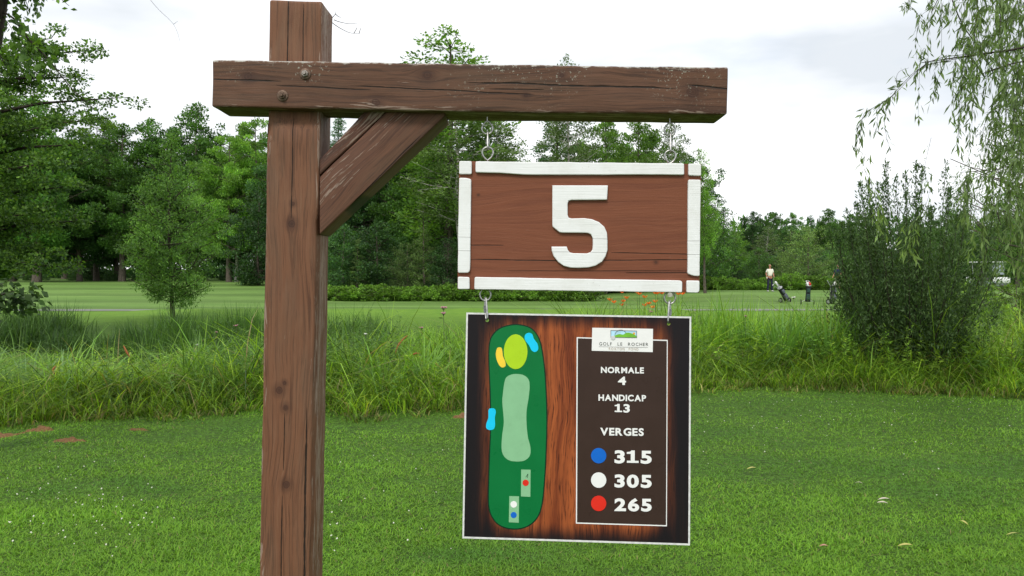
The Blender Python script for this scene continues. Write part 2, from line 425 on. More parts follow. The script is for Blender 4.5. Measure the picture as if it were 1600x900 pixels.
for (zz, ww) in ((1.6 - (372.5 - 425) / F * ND, .0007), (1.6 - (393.8 - 425) / F * ND, .0007)):
    zl = m_white.add(Sz[2], m_white.mul(Sz[0], .016))
    wob = m_white.mul(m_white.sub(m_white.noise(m_white.comb(m_white.mul(Sz[0], 7), 0.0, zz), 1.0, 2), .5), .006)
    k = m_white.sm(m_white.M('ABSOLUTE', m_white.sub(m_white.add(zl, wob), zz + .016 * .1)), ww, ww * .4)
    cw = m_white.mix(m_white.mul(k, .75), cw, (.06, .045, .04))
m_white = m_white.bsdf(cw, .5, .35, 0, m_white.bump(m_white.add(g, m_white.mul(dirt, .3)), .0016, .5))
def solid(name, pxs, d0, thick, mat, parent, bev=.002, rough=0, label=None, seed=0, smooth=False):
    """outline + depth, bevelled, its origin at its own middle"""
    cx_ = sum(p[0] for p in pxs) / len(pxs); cy_ = sum(p[1] for p in pxs) / len(pxs)
    o = U(cx_, cy_, d0)
    tri = None
    front = [U(x, y, d0) - o for x, y in pxs]
    bm = bmesh.new(); vs_ = [bm.verts.new(p) for p in front]
    f = bm.faces.new(vs_); bm.normal_update()
    if f.normal.y > 0: f.normal_flip()
    r = bmesh.ops.extrude_face_region(bm, geom=[f])
    for v in [g_ for g_ in r['geom'] if isinstance(g_, bmesh.types.BMVert)]: v.co.y -= 0
    for v in vs_: v.co.y += thick
    bmesh.ops.recalc_face_normals(bm, faces=bm.faces)
    if bev:
        ed = [e for e in bm.edges if e.verts[0].co.y < 1e-5 and e.verts[1].co.y < 1e-5]
        bmesh.ops.bevel(bm, geom=ed, offset=bev, segments=3, affect='EDGES', profile=.5)
    me = bmmesh(name, bm); me.materials.append(mat)
    ob = bpy.data.objects.new(name, me); COL.objects.link(ob); child_world(ob, parent, Matrix.Translation(o))
    if label: ob['label'] = label
    return ob
def wavy(pxs, amp, step, seed):
    """hand cut edge: small wander along a straight outline"""
    rr = random.Random(seed); out = []
    for a, b in zip(pxs, pxs[1:] + pxs[:1]):
        n = max(1, int(math.dist(a, b) / step))
        for k in range(n):
            t = k / n; q = 0 if k == 0 else rr.uniform(-amp, amp)
            dx, dy = b[0] - a[0], b[1] - a[1]; l = math.hypot(dx, dy)
            out.append((a[0] + dx * t - dy / l * q, a[1] + dy * t + dx / l * q))
    return out
def rounded(pxs, r=2.0):
    out = []
    m = len(pxs)
    for i in range(m):
        a, b, c = Vector(pxs[i - 1]), Vector(pxs[i]), Vector(pxs[(i + 1) % m])
        d1 = (a - b).normalized() * min(r, (a - b).length / 2.2); d2 = (c - b).normalized() * min(r, (c - b).length / 2.2)
        for t in (0, .5, 1):
            q = (b + d1) * (1 - t) ** 2 + b * 2 * t * (1 - t) + (b + d2) * t * t
            out.append((q.x, q.y))
    return out
solid('panel', [(717.3, 251.7), (1095.8, 256.2), (1092.8, 457.6), (714.8, 452.2)], ND + .004, .030, m_brown, NB, .0015)
TP = [[(717.5, 251.5), (737, 251.6), (737, 272), (717.3, 272)],
      [(743, 252), (1069, 255.2), (1069.2, 273.2), (1000, 272.6), (900, 272.9), (820, 272.8), (780, 270), (743, 269.3)],
      [(1076, 255.4), (1095.6, 256), (1095.6, 274.8), (1076, 274)],
      [(717.4, 277.6), (728, 277.8), (736.2, 279.8), (735.4, 350), (734.4, 422), (732, 426.2), (715.4, 426.4), (716, 350)],
      [(1075.6, 280.4), (1095, 280.8), (1094, 360), (1093.4, 431.6), (1084, 431), (1074.6, 427.6), (1075, 350)],
      [(715.3, 432.3), (733.6, 433), (733.8, 451.9), (715.2, 451.9)],
      [(741.6, 432.7), (900, 435.6), (1063, 438.2), (1066.2, 440), (1066, 457), (900, 454.6), (741, 452.2)],
      [(1073, 438.2), (1093.2, 438.6), (1093, 455.4), (1090, 457.6), (1073, 457.2)]]
for k, p in enumerate(TP):
    big = k in (1, 3, 4, 6)
    solid('frame_strip' if big else 'corner_block', wavy(rounded(p, 2.2), .25 if big else .15, 14, k), ND - .005, .009, m_white, NB, .0022)
five = [(863.2, 289.6), (950, 289.6), (948.6, 312), (893, 312.4), (888.5, 313.6), (887, 318), (887, 336), (888.6, 340), (893, 341.3), (913, 340.8),
        (925, 342.5), (936, 347), (944.5, 354.5), (948.6, 364), (949.3, 376), (949.3, 391), (946, 401), (940.5, 409), (931, 415), (920, 417.8), (905, 418.6), (892, 418.3),
        (881, 415.5), (872, 409), (865, 400), (862.3, 392), (861.8, 385.3), (885.6, 385.3), (887.6, 391), (890.6, 394.4), (896, 395.7), (917, 396),
        (923, 394), (926, 390), (926.6, 382), (926.4, 373), (924, 367), (920, 364.3), (914, 363.7), (880, 363.5), (874.3, 362.8), (863.6, 354), (863.2, 350)]
solid('numeral', five, ND - .005, .009, m_white, NB, .0022, label='white numeral 5')
# hardware: rings in the beam belong to the post, rings in the board to the board
for k, (rx, ty, by_, lx) in enumerate(((761.4, 201, 238.5, 762), (1046.6, 203.5, 243.5, 1047.8))):
    DH = 2.262
    ct = U(rx, ty, DH); cb = U(rx + .6, by_, DH - .018)
    eye_screw(ct, False, .012, GP); eye_screw(cb, True, .006, NB)
    quick_link(U(lx, ty + 5.5, DH), U(lx, by_ - 5.5, DH - .018), ('steel quick link with bright sleeve joining beam to the left end of the 5 board', 'steel quick link with bright sleeve joining beam to the right end of the 5 board')[k], m_sleeve)

# ------------------------------------------------------------------ printed panel
cTL, cTR, cBL = U(729, 489, 2.236), U(1079, 494, 2.222), U(723, 841, 2.206)
ex = (cTR - cTL); ey = (cBL - cTL); pn = ey.cross(ex).normalized()
if pn.y > 0: pn = -pn                                    # towards the viewer
EX = ex.normalized(); EZ = pn.cross(EX); EZ = EZ if EZ.z > 0 else -EZ
PO = cTL + ex * .5 + ey * .5
PM = Matrix.Translation(PO) @ Matrix((EX, -pn, EZ)).transposed().to_4x4()
def PL(px, py):
    """where the line of sight meets the panel, in the panel's own x,z"""
    r = U(px, py, 1.0) - Vector((0, 0, CZ)); o = Vector((0, 0, CZ))
    t = (PO - o).dot(pn) / r.dot(pn); q = o + r * t - PO
    return (q.dot(EX), q.dot(EZ))
PB = empty('yardage_sign', (0, 0, 0), 'square printed hole map sign with white edge, hanging below the 5 board', 'sign')
PB.matrix_world = PM
def flat(name, loops, y0, thick, mat, parent=PB, label=None):
    """loops: outer outline then holes, in panel x,z; front at y0 (negative = proud)"""
    t3 = [[Vector((x, z, 0)) for x, z in lp] for lp in loops]
    tris = tessellate_polygon(t3); pts = [p for lp in loops for p in lp]; n = len(pts)
    V = [(x, y0, z) for x, z in pts] + [(x, y0 + thick, z) for x, z in pts]
    Fc = []
    for t in tris:
        a, b, c = [Vector(pts[i]) for i in t]
        s = (b - a).cross(c - a)
        t = tuple(t) if s > 0 else tuple(t)[::-1]
        Fc.append(t); Fc.append(tuple(i + n for i in t[::-1]))
    s = 0
    for lp in loops:
        m = len(lp)
        for k in range(m):
            i, j = s + k, s + (k + 1) % m; Fc.append((i, j, j + n, i + n))
        s += m
    me = bpy.data.meshes.new(name); me.from_pydata(V, [], Fc); me.materials.append(mat)
    o = bpy.data.objects.new(name, me); COL.objects.link(o); o.parent = parent
    if label: o['label'] = label
    return o
def Z4(x, y): return PL(700 + x / 2.3075, 470 + y / 2.3077)
def Z8(x, y): return PL(720 + x / 2.65, 500 + y / 2.647)
def circ(c, rx, rz=None, n=32, rot=0):
    rz = rz or rx
    return [(c[0] + rx * math.cos(2 * math.pi * k / n) * math.cos(rot) - rz * math.sin(2 * math.pi * k / n) * math.sin(rot),
             c[1] + rx * math.cos(2 * math.pi * k / n) * math.sin(rot) + rz * math.sin(2 * math.pi * k / n) * math.cos(rot)) for k in range(n)]
outer = [PL(728.6, 488.3), PL(1080, 494.6), PL(1078, 852), PL(722.4, 841)]
def inset(lp, d):
    c = Vector((sum(p[0] for p in lp) / len(lp), sum(p[1] for p in lp) / len(lp)))
    return [(p[0] - math.copysign(d, p[0] - c.x), p[1] - math.copysign(d, p[1] - c.y)) for p in lp]
holes = [circ(Z4(141, 70), .0048, n=16)[::-1], circ(Z4(796, 83), .0048, n=16)[::-1]]
n = NM('printed_wood'); S = n.sep(n.obj()); X, Z = S[0], S[2]
gx = n.add(X, n.mul(n.sub(n.noise(n.comb(n.mul(X, 4), 0.0, n.mul(Z, 3)), 1.0, 3), .5), .05))
ga = n.noise(n.comb(n.mul(gx, 38), 0.0, n.mul(Z, 2.2)), 1.0, 5, .6); gb = n.noise(n.comb(n.mul(gx, 330), 0.0, n.mul(Z, 16)), 1.0, 4, .6)
c = n.mix(n.sm(ga, .35, .65), (.15, .034, .014), (.36, .095, .030)); c = n.mix(n.sm(gb, .50, .68), c, (.045, .012, .008))
# the printed picture itself is darker at its border
bx = n.sm(n.M('ABSOLUTE', X), .312, .16); bz = n.sm(n.M('ABSOLUTE', Z), .315, .19)
vg = n.mul(n.mul(bx, bx), bz)
vg = n.add(vg, n.mul(n.sub(ga, .5), .25))
c = n.mix(n.sm(vg, .0, .55), (.012, .010, .012), c)
m_print = n.bsdf(c, .35, .15)
m_pwhite = plain('print_white', (.80, .80, .80), .35, .15, 0, .02)
m_edge = plain('white_edging', (.66, .66, .66), .4, .5, 0, .12, 90)
m_pbrown = plain('print_dark_brown', (.044, .026, .021), .3, .15, 0, .06, 12)
m_pgreen = plain('print_fairway_green', (.004, .155, .040), .3, .15, 0, .04, 10)
m_pdgreen = plain('print_outline_green', (.003, .030, .016), .3, .15, 0, .04)
m_plime = plain('print_lime', (.40, .62, .020), .3, .15, 0, .03)
m_ppale = plain('print_pale_green', (.235, .48, .27), .3, .15, 0, .03)
m_pyel = plain('print_yellow', (.86, .60, .055), .3, .15, 0, .03)
m_pcyan = plain('print_cyan', (.012, .55, .86), .3, .15, 0, .03)
m_pred = plain('print_red', (.68, .030, .018), .3, .15, 0, .03)
m_pblue = plain('print_blue', (.010, .13, .56), .3, .15, 0, .03)
m_ptan = plain('print_tan', (.42, .36, .28), .4, .4)
m_pgrey = plain('print_grey', (.10, .11, .10), .4, .4)
flat('plate', [inset(outer, .0012)] + holes, 0, .006, m_print)
flat('edging', [outer, inset(outer, .0046)[::-1]], -.0012, .0084, m_edge)
LY = -.0005; ST = .0004
def layer(k): return -ST * (k + 1)
def pf(name, lp, k, mat, label=None):
    return flat(name, lp if isinstance(lp[0][0], tuple) else [lp], layer(k), ST * .8, mat, PB, label)
gpts = [(120, 110), (130, 70), (158, 40), (198, 25), (240, 22), (285, 34), (313, 62), (330, 105), (343, 190), (351, 300), (354, 420), (350, 560), (343, 680), (332, 770), (310, 822), (270, 853), (220, 862), (170, 851), (137, 822), (118, 770), (118, 660), (122, 540), (126, 430), (124, 300), (119, 180)]
G = [tuple(v) for v in catmull(gpts, 5)]
Go = []
for i in range(len(G)):
    a, b = Vector(G[i - 1]), Vector(G[(i + 1) % len(G)]); t = (b - a).normalized(); nn = Vector((t.y, -t.x)); Go.append((G[i][0] + nn.x * 5, G[i][1] + nn.y * 5))
pf('fairway_outline', [Z8(*p) for p in Go], 0, m_pdgreen)
pf('fairway_shape', [Z8(*p) for p in G], 1, m_pgreen)
def SP(pts, n=5): return [Z8(*tuple(v)) for v in catmull(pts, n)]
lime = [(227 + 49 * math.cos(t), 131 + 72 * math.sin(t)) for t in np.linspace(0, 2 * math.pi, 41)[:-1]]
pf('bunker_shape', SP([(150, 118), (158, 113), (168, 115), (172, 128), (175, 150), (184, 172), (185, 190), (172, 196), (160, 188), (149, 165), (145, 140)]), 2, m_pyel)
pf('green_shape', [Z8(*p) for p in lime], 3, m_plime)
pf('water_shape', SP([(266, 62), (280, 53), (295, 58), (303, 78), (318, 100), (320, 122), (308, 132), (294, 126), (282, 104), (266, 82)]), 2, m_pcyan)
pf('water_shape', SP([(115, 372), (126, 365), (141, 368), (145, 382), (141, 404), (142, 432), (137, 450), (120, 455), (106, 447), (106, 428), (114, 404)]), 2, m_pcyan)
pf('landing_shape', SP([(180, 262), (188, 238), (208, 226), (232, 223), (260, 228), (280, 245), (285, 275), (281, 320), (273, 370), (272, 420), (277, 480), (288, 525), (286, 560), (265, 580), (235, 585), (200, 580), (177, 560), (169, 530), (171, 480), (178, 420), (172, 340), (175, 300)]), 2, m_ppale)
for q in (((250, 618), (289, 619), (288, 731), (249, 729)), ((201, 728), (241, 729), (240, 838), (199, 836))):
    pf('tee_box', [Z8(*p) for p in q], 2, m_ppale)
pf('scribble', [Z8(*p) for p in ((268, 650), (270, 650), (277, 640), (275, 652), (277, 652), (279, 636), (277, 636))], 3, m_pdgreen)
for (c_, mt, r) in (((268.5, 673), m_pred, 13), ((219, 762), m_pwhite, 13.5), ((219, 806), m_pblue, 12.5)):
    pf('tee_dot', circ(Z8(*c_), r / 2.65 / F * 2.21), 3, mt)
bq = [Z4(468, 135), Z4(789, 145), Z4(786, 809), Z4(465, 799)]
pf('scorecard_box', bq, 0, m_pbrown)
bo = [Z4(464, 131), Z4(792, 141), Z4(789, 813), Z4(461, 803)]
pf('box_outline', [bo, bq[::-1]], 1, m_pwhite)
pf('logo_plate', [Z4(520, 97), Z4(739, 101), Z4(738, 185), Z4(518, 180)], 2, m_pwhite)
def Z5(x, y): return PL(890 + x / 4.735, 500 + y / 4.737)
m_lsky = plain('print_pale_sky', (.42, .68, .86), .4); m_lhill = plain('print_leaf_green', (.16, .45, .03), .4); m_lsun = plain('print_orange', (.8, .40, .08), .4)
pf('logo_frame', [[Z5(303, 75), Z5(497, 79), Z5(497, 132), Z5(303, 129)], [Z5(306, 78), Z5(494, 82), Z5(494, 129), Z5(306, 126)][::-1]], 5, m_pgrey)
pf('logo_sky', [Z5(306, 78), Z5(494, 82), Z5(494, 129), Z5(306, 126)], 3, m_lsky)
pf('logo_hill', [Z5(*tuple(v)) for v in catmull([(316, 126), (345, 110), (370, 104), (395, 108), (415, 96), (440, 94), (470, 104), (493, 118), (493, 128), (400, 129)], 4)], 4, m_lhill)
pf('logo_sun', circ(Z5(476, 100), 9 / 4.735 / F * 2.21), 4, m_lsun)
arc = [(335 + 0, 0)]
pf('logo_arc', [Z5(378 + 46 * math.cos(a), 118 - 46 * math.sin(a)) for a in np.linspace(.5, 2.9, 14)] + [Z5(378 + 43 * math.cos(a), 118 - 43 * math.sin(a)) for a in np.linspace(2.9, .5, 14)], 6, m_pgrey)
pf('logo_ball', circ(Z5(321, 131), 16 / 4.735 / F * 2.21), 6, plain('print_light_grey', (.55, .56, .58), .4))
pf('logo_rule', [Z5(215, 196), Z5(580, 203), Z5(580, 205), Z5(215, 198)], 3, m_pgrey)
def text(s, c, wpx, hpx, mat, Z, name='lettering', bold=.0, spacing=1.0, slope=.014, gap=.085):
    """s centred on c, wpx by hpx in the zoomed picture's units"""
    V = []; Fc = []; xx = 0.0
    for ch in s:
        if ch == ' ': xx += .42 * spacing; continue
        if ch == '1':
            t = .17; p = [(0, 0), (.50, 0), (.50, .125), (.335, .125), (.335, .73), (.19, .73), (.14, .655), (.0, .63), (.0, .525), (.165, .525), (.165, .125), (0, .125)]
            cv = [(x, y, 0) for x, y in p]; cf = [(0, 1, 2, 3, 10, 11), (3, 4, 5, 6, 9, 10), (6, 7, 8, 9)]
        else:
            cu = bpy.data.curves.new('t', 'FONT'); cu.body = ch; cu.size = 1; cu.offset = bold; cu.resolution_u = 4
            ob = bpy.data.objects.new('t', cu); me0 = bpy.data.meshes.new_from_object(ob)
            cv = [tuple(v.co) for v in me0.vertices]; cf = [tuple(p.vertices) for p in me0.polygons]
            bpy.data.objects.remove(ob); bpy.data.curves.remove(cu); bpy.data.meshes.remove(me0)
        x0 = min(v[0] for v in cv); x1 = max(v[0] for v in cv); n0 = len(V)
        V += [(v[0] - x0 + xx, v[1], 0) for v in cv]; Fc += [tuple(i + n0 for i in f) for f in cf]
        xx += (x1 - x0) + gap * spacing
    V = np.array(V); lo, hi = V.min(0), V.max(0); V = (V - lo) / np.maximum(hi - lo, 1e-6)
    P = []
    for x, y, _ in V:
        a = (x - .5) * wpx; b = (.5 - y) * hpx
        q = Z(c[0] + a, c[1] + b + a * slope); P.append((q[0], layer(4), q[1]))
    me = bpy.data.meshes.new(name); me.from_pydata(P, [], Fc); me.materials.append(mat)
    o = bpy.data.objects.new(name, me); COL.objects.link(o); o.parent = PB; o['label'] = 'lettering reading ' + s
    return o
text('GOLF LE ROCHER', (400, 178), 362, 24, m_pgrey, Z5, spacing=2.6, bold=.004)
text('ROXTON POND', (399, 214), 218, 18, m_ptan, Z5, spacing=2.6)
BB = .036
text('NORMALE', (390, 371), 318, 46, m_pwhite, Z5, bold=BB)
text('4', (387, 449), 60, 62, m_pwhite, Z5, bold=BB)
text('HANDICAP', (389, 576), 352, 48, m_pwhite, Z5, bold=BB)
text('13', (389, 653), 112, 64, m_pwhite, Z5, bold=BB)
text('VERGES', (387, 827), 322, 58, m_pwhite, Z5, bold=BB)
for yy, mt, s, ty in ((558, m_pblue, '315', 563), (646, m_pwhite, '305', 650), (730, m_pred, '265', 735)):
    pf('yardage_dot', circ(Z4(543, yy), 27.5 / 2.3075 / F * 2.205), 3, mt)
    text(s, (667, ty), 134, 48, m_pwhite, Z4, bold=.040)
for k, (rx, ty, hx_, hy_) in enumerate(((758.3, 461, 760.6, 499.5), (1046.6, 466, 1044.6, 504.5))):
    ct = U(rx, ty, 2.238); eye_screw(ct, False, .006, NB)
    quick_link(U(rx, ty + 4.5, 2.236), U(hx_, hy_, 2.225), ('dull steel link from the 5 board to the map sign, left', 'dull steel link from the 5 board to the map sign, right')[k], m_dull)

# ------------------------------------------------------------------ terrain
def sstep(a, b, x):
    t = np.clip((x - a) / (b - a), 0, 1); return t * t * (3 - 2 * t)
EDX = np.array([-14, -8, -5.7, -4.4, -3.2, -2.2, -1.6, -.9, -.3, .6, 1.5, 2.4, 3.4, 4.3, 5.0, 5.8, 6.8, 9, 14.0])
EDY = np.array([8.0, 8.2, 8.35, 9.0, 9.35, 9.7, 9.2, 9.5, 9.9, 10.3, 10.8, 11.2, 11.35, 11.3, 11.1, 10.9, 10.6, 10, 9.5])
def edge(x): return np.interp(x, EDX, EDY)
def gz(x, y):
    x = np.asarray(x, dtype=float); y = np.asarray(y, dtype=float)
    o = y - edge(x)
    z = .018 * np.sin(x * 1.3 + .6) * np.sin(y * .9) + .012 * np.sin(x * 2.9 + y * 1.7)
    z = z * sstep(60, 20, y)
    z = z - .46 * sstep(.5, 3.0, o) * sstep(8.2, 5.6, o)
    far = sstep(36, 72, y)
    z = z + .75 * far * sstep(-6, -16, x) + .33 * sstep(45.5, 53, y) * sstep(3, 14, x) - .17 * sstep(36.5, 42, y) * sstep(50, 45, y) * sstep(5, 12, x)
    z = z + .10 * sstep(31.5, 33.6, y) * sstep(36.5, 34.6, y) * sstep(-9, -6, x) * sstep(9, 6, x) * 0 + .13 * sstep(31.0, 33.0, y) * sstep(34.2, 33.2, y) * sstep(-15.5, -14, x) * sstep(7.6, 6.4, x)
    z = z + .004 * np.maximum(y - 90, 0)
    return z
def gzs(x, y): return float(gz(x, y))
def ground_mesh():
    xs = np.concatenate([-np.geomspace(400, 14, 26), np.arange(-13.5, 13.6, .25), np.geomspace(14, 400, 26)])
    ys = np.concatenate([[-60, -20, -8, -3, 0, 1.5], np.arange(3, 36.5, .25), np.geomspace(37, 900, 60)])
    X, Y = np.meshgrid(xs, ys); Z = gz(X, Y)
    V = np.stack([X.ravel(), Y.ravel(), Z.ravel()], 1); nx = len(xs); ny = len(ys)
    i = np.arange(ny - 1)[:, None] * nx + np.arange(nx - 1)[None]; i = i.ravel()
    return npmesh('ground', V, np.stack([i, i + 1, i + nx + 1, i + nx], 1), smooth=True)
n = NM('grass_ground'); P = n.pos(); S = n.sep(P)
big = n.noise(P, .22, 4, .6); mid = n.noise(P, 1.7, 5, .65); fine = n.noise(P, 26, 4, .7)
str_ = n.noise(n.comb(n.mul(S[0], .06), n.mul(S[1], .9), 0.0), 1.0, 4, .7)
far = n.sm(S[1], 17, 33)
near_c = n.mix(n.sm(mid, .35, .65), (.065, .160, .012), (.090, .195, .016)); near_c = n.mix(n.sm(fine, .35, .7), (.030, .055, .010), near_c)
far_c = n.mix(n.sm(str_, .35, .65), (.095, .185, .036), (.160, .262, .066))
far_c = n.mix(n.mul(n.sm(mid, .50, .75), .35), far_c, (.08, .13, .03))
far_c = n.mix(n.mul(n.sm(fine, .5, .75), .35), far_c, (.065, .11, .025))
bw = n.M('SINE', n.add(n.add(n.mul(S[1], .95), n.mul(S[0], .05)), n.mul(n.noise(P, .12, 3), 5.0)))
bk = n.sm(bw, -.8, .8, .86, 1.12); far_c = n.mix(1.0, far_c, n.comb(bk, bk, bk), 'MULTIPLY')
far_c = n.mix(n.mul(n.sm(S[1], 34.4, 33.6), .75), far_c, n.mix(n.sm(mid, .4, .6), (.135, .255, .020), (.110, .225, .018)))
c = n.mix(far, near_c, far_c)
# soil in the ditch
o_ = n.sm(S[2], -.25, -.5); c = n.mix(o_, c, (.035, .030, .018))
m_ground = n.bsdf(c, .85, .15, 0, n.bump(n.add(fine, mid), .03, .6))
link('ground', ground_mesh(), m_ground)['kind'] = 'structure'
# pond in the ditch
n = NM('pond_water'); m_water = n.bsdf((.012, .016, .010), .06, .5, 0, n.bump(n.noise(n.pos(), 5, 3), .02, .3))
xs = np.arange(-20, 20.1, 1.0); V = []; Q = []
for x in xs: V += [(x, edge(x) + 1.5, -.36), (x, edge(x) + 7.4, -.36)]
for i in range(len(xs) - 1): Q.append((2 * i, 2 * i + 2, 2 * i + 3, 2 * i + 1))
link('pond_water', npmesh('pond_water', V, np.array(Q)), m_water)['kind'] = 'structure'
# cart path
xs = np.concatenate([np.arange(-60, -14, 2.0), np.arange(-14, 14, .5), np.arange(14, 60, 2.0)]); V = []; Q = []
for i, x in enumerate(xs):
    y = 34.2 + .02 * max(0, x) ; wd = 1.1 if x < 0 else 1.3
    for t in (0, .5, 1): V.append((x, y + wd * t, gzs(x, y + wd * t) + .012 + .012 * (t == .5)))
for i in range(len(xs) - 1):
    for k in (0, 1): a = i * 3 + k; Q.append((a, a + 3, a + 4, a + 1))
n = NM('gravel_path'); m_path = n.bsdf(n.mix(n.noise(n.pos(), 8, 5), (.17, .17, .16), (.27, .27, .255)), .9, .2)
link('cart_path', npmesh('cart_path', V, np.array(Q)), m_path)['kind'] = 'structure'

# ------------------------------------------------------------------ leaf materials
def leaf_mat(name, transl=.38, hue=.0, ro=.55, rnd=.25, spec=.35, mul=1.0):
    n = NM(name)
    a = n.N('ShaderNodeAttribute', attribute_name='tint').outputs['Color']
    oi = n.N('ShaderNodeObjectInfo').outputs['Random']
    k = n.sm(oi, 0, 1, (1 - rnd) * mul, (1 + rnd) * mul)
    c = n.mix(1.0, a, n.comb(k, k, k), 'MULTIPLY')
    t = n.mix(1.0, c, (1.35, 1.35, .55), 'MULTIPLY')
    return n.bsdf(c, ro, spec, transl=(transl, t))
m_leaf = leaf_mat('leaf'); m_blade = leaf_mat('grass_blade', .40, rnd=0); m_lawnb = leaf_mat('lawn_blade', .25, rnd=0, ro=.6)

def blades(base, h, wd, lean, az, droop, tint, segs=4, tipw=.08, face=None):
    """arching grass blades. base (N,3); the rest (N,)"""
    N = len(base); t = np.linspace(0, 1, segs + 1)[None]                     # 1,S+1
    h = h[:, None]; lean = lean[:, None]; droop = droop[:, None]
    out = h * (lean * t + droop * t ** 2.6); up = h * (t - .55 * droop * t ** 3.2)
    dx = np.cos(az)[:, None]; dy = np.sin(az)[:, None]
    cx = base[:, :1] + out * dx; cy = base[:, 1:2] + out * dy; cz = base[:, 2:3] + up
    fa = (az + np.pi / 2 + rng.normal(0, .5, N)) if face is None else face
    px_ = np.cos(fa)[:, None]; py_ = np.sin(fa)[:, None]
    ww = wd[:, None] * .5 * np.maximum(tipw, (1 - t ** 2.2)) * np.minimum(1, .55 + t * 2)
    Lf = np.stack([cx - px_ * ww, cy - py_ * ww, cz], 2); Rt = np.stack([cx + px_ * ww, cy + py_ * ww, cz], 2)
    V = np.stack([Lf, Rt], 2).reshape(N, -1, 3); K = V.shape[1]
    off = (np.arange(N) * K)[:, None]
    q = np.concatenate([off + np.array([[2 * s, 2 * s + 1, 2 * s + 3, 2 * s + 2]]) for s in range(segs)], 0)
    T = np.repeat(tint[:, None], K, 1)
    return V.reshape(-1, 3), q, T.reshape(-1, 3)
def pal(N, cols, jit=.18, p=None):
    cols = np.array(cols) * np.array([1.48, 1.38, 1.3]); i = rng.choice(len(cols), N, p=p)
    return np.clip(cols[i] * (1 + rng.normal(0, jit, (N, 1))), .004, .9)

# ------------------------------------------------------------------ mown lawn
def vnoise(x, y, s, seed=0):
    """smooth value noise"""
    r = np.random.default_rng(seed); g = r.random((64, 64)); X = x / s; Y = y / s
    i = np.floor(X).astype(int); j = np.floor(Y).astype(int); u = X - i; v = Y - j; u = u * u * (3 - 2 * u); v = v * v * (3 - 2 * v)
    G = lambda a, b: g[a % 64, b % 64]
    return (G(i, j) * (1 - u) + G(i + 1, j) * u) * (1 - v) + (G(i, j + 1) * (1 - u) + G(i + 1, j + 1) * u) * v
SOIL = [(-5.05, 8.12, .34, .10), (-4.75, 8.32, .22, .08), (-4.15, 7.75, .17, .06), (-5.15, 7.15, .22, .05), (-3.75, 8.35, .10, .05), (-.56, 9.1, .10, .05)]
def lawn(N, y0, y1, seed):
    r = np.random.default_rng(seed)
    u = r.random(N); y = 1 / ((1 / y0) * (1 - u) + (1 / y1) * u)            # denser towards the viewpoint
    x = (r.random(N) * 2 - 1) * (y * .66 + .4)
    y = y + 0; k = y < edge(x) + .25
    for (sx, sy, a, b) in SOIL: k &= ((x - sx) / a) ** 2 + ((y - sy) / b) ** 2 > r.random(N) * 1.1
    x = x[k]; y = y[k]; N = len(x)
    cl = vnoise(x, y, .16, 1) * .6 + vnoise(x, y, .5, 2) * .4; big = vnoise(x, y * 2.2, 1.5, 3) * .6 + vnoise(x, y * 1.8, .42, 9) * .4; big = .5 + (big - .5) * 1.5
    h = (.019 + .022 * cl ** 1.3) * r.uniform(.6, 1.25, N) * (1 + .5 * (big - .5)); wd = r.uniform(.003, .0065, N) * (.65 + y * .085)
    az = r.uniform(0, 2 * np.pi, N) 
    lean = r.uniform(.2, 1.0, N); dr = r.uniform(.1, .9, N)
    g = (big - .5)[:, None]
    a = np.array([.100, .255, .014]); b = np.array([.180, .335, .022]); c2 = np.array([.082, .220, .022])
    t = (r.random(N))[:, None]
    tint = a * (1 - t) + b * t
    tint = tint * (1 - np.clip(-g * 2, 0, .8)) + c2 * np.clip(-g * 2, 0, .8)
    tint = tint * (1 + np.clip(g, 0, 1) * .55) * r.normal(1, .11, (N, 1)).clip(.5, 1.6)
    dead = r.random(N) < .015; tint[dead] = np.array([.26, .22, .09])
    base = np.stack([x, y, gz(x, y) - .006], 1)
    return blades(base, h, wd, lean, az, dr, np.clip(tint, .005, .6), 2, .1)
a = Acc(); a.add(*lawn(270000, 4.0, 12.2, 11)); 
tag(link('lawn_grass', a.mesh('lawn_grass'), m_lawnb), 'short mown lawn grass in front of the reeds', 'grass', kind='stuff')

# fairway nap on the far side: sparse short blades so that the turf has an edge and grain
def strip(N, x0, x1, o0, o1, ntuft, spread, seed):
    r = np.random.default_rng(seed)
    tx = r.uniform(x0, x1, ntuft); to = r.uniform(o0, o1, ntuft); i = r.integers(0, ntuft, N)
    ang = r.uniform(0, 2 * np.pi, N); rad = np.abs(r.normal(0, spread, N))
    x = tx[i] + np.cos(ang) * rad; y = edge(tx[i]) + to[i] + np.sin(ang) * rad
    return r, x, y, i, ang, ntuft
a = Acc()
YG = [(.150, .275, .022), (.110, .225, .022), (.195, .32, .030), (.065, .15, .020)]
# A: soft arching grass along the edge
def layerA(N, x0, x1, o0, o1, nt, hh, sp, cols, seed, wlo=.007, whi=.017, dr0=.3, dr1=1.1, hv=1.0):
    r, x, y, i, ang, nt = strip(N, x0, x1, o0, o1, nt, sp, seed)
    th = r.uniform(hh[0], hh[1], nt)
    h = th[i] * r.uniform(.5, 1.2, N) * hv * (.55 + .9 * vnoise(x + 40, y + 40, .9, seed + 3)) * np.clip(.45 + (y - edge(x)) * .65, .3, 1.15)
    az = ang + r.normal(0, .7, N)
    cl = vnoise(x, y, .9, seed)
    tint = pal(N, cols, .32) * (.6 + .8 * cl)[:, None]
    tc_ = (np.random.default_rng(seed + 5).normal(1, .18, nt).clip(.55, 1.5))[i][:, None]
    dead = r.random(N) < .045; tint[dead] = (.34, .27, .13)
    base = np.stack([x, y, gz(x, y) - .02], 1)
    a.add(*blades(base, h, r.uniform(wlo, whi, N), r.uniform(.05, .45, N), az, r.uniform(dr0, dr1, N), np.clip(tint * tc_, .005, .7), 4))
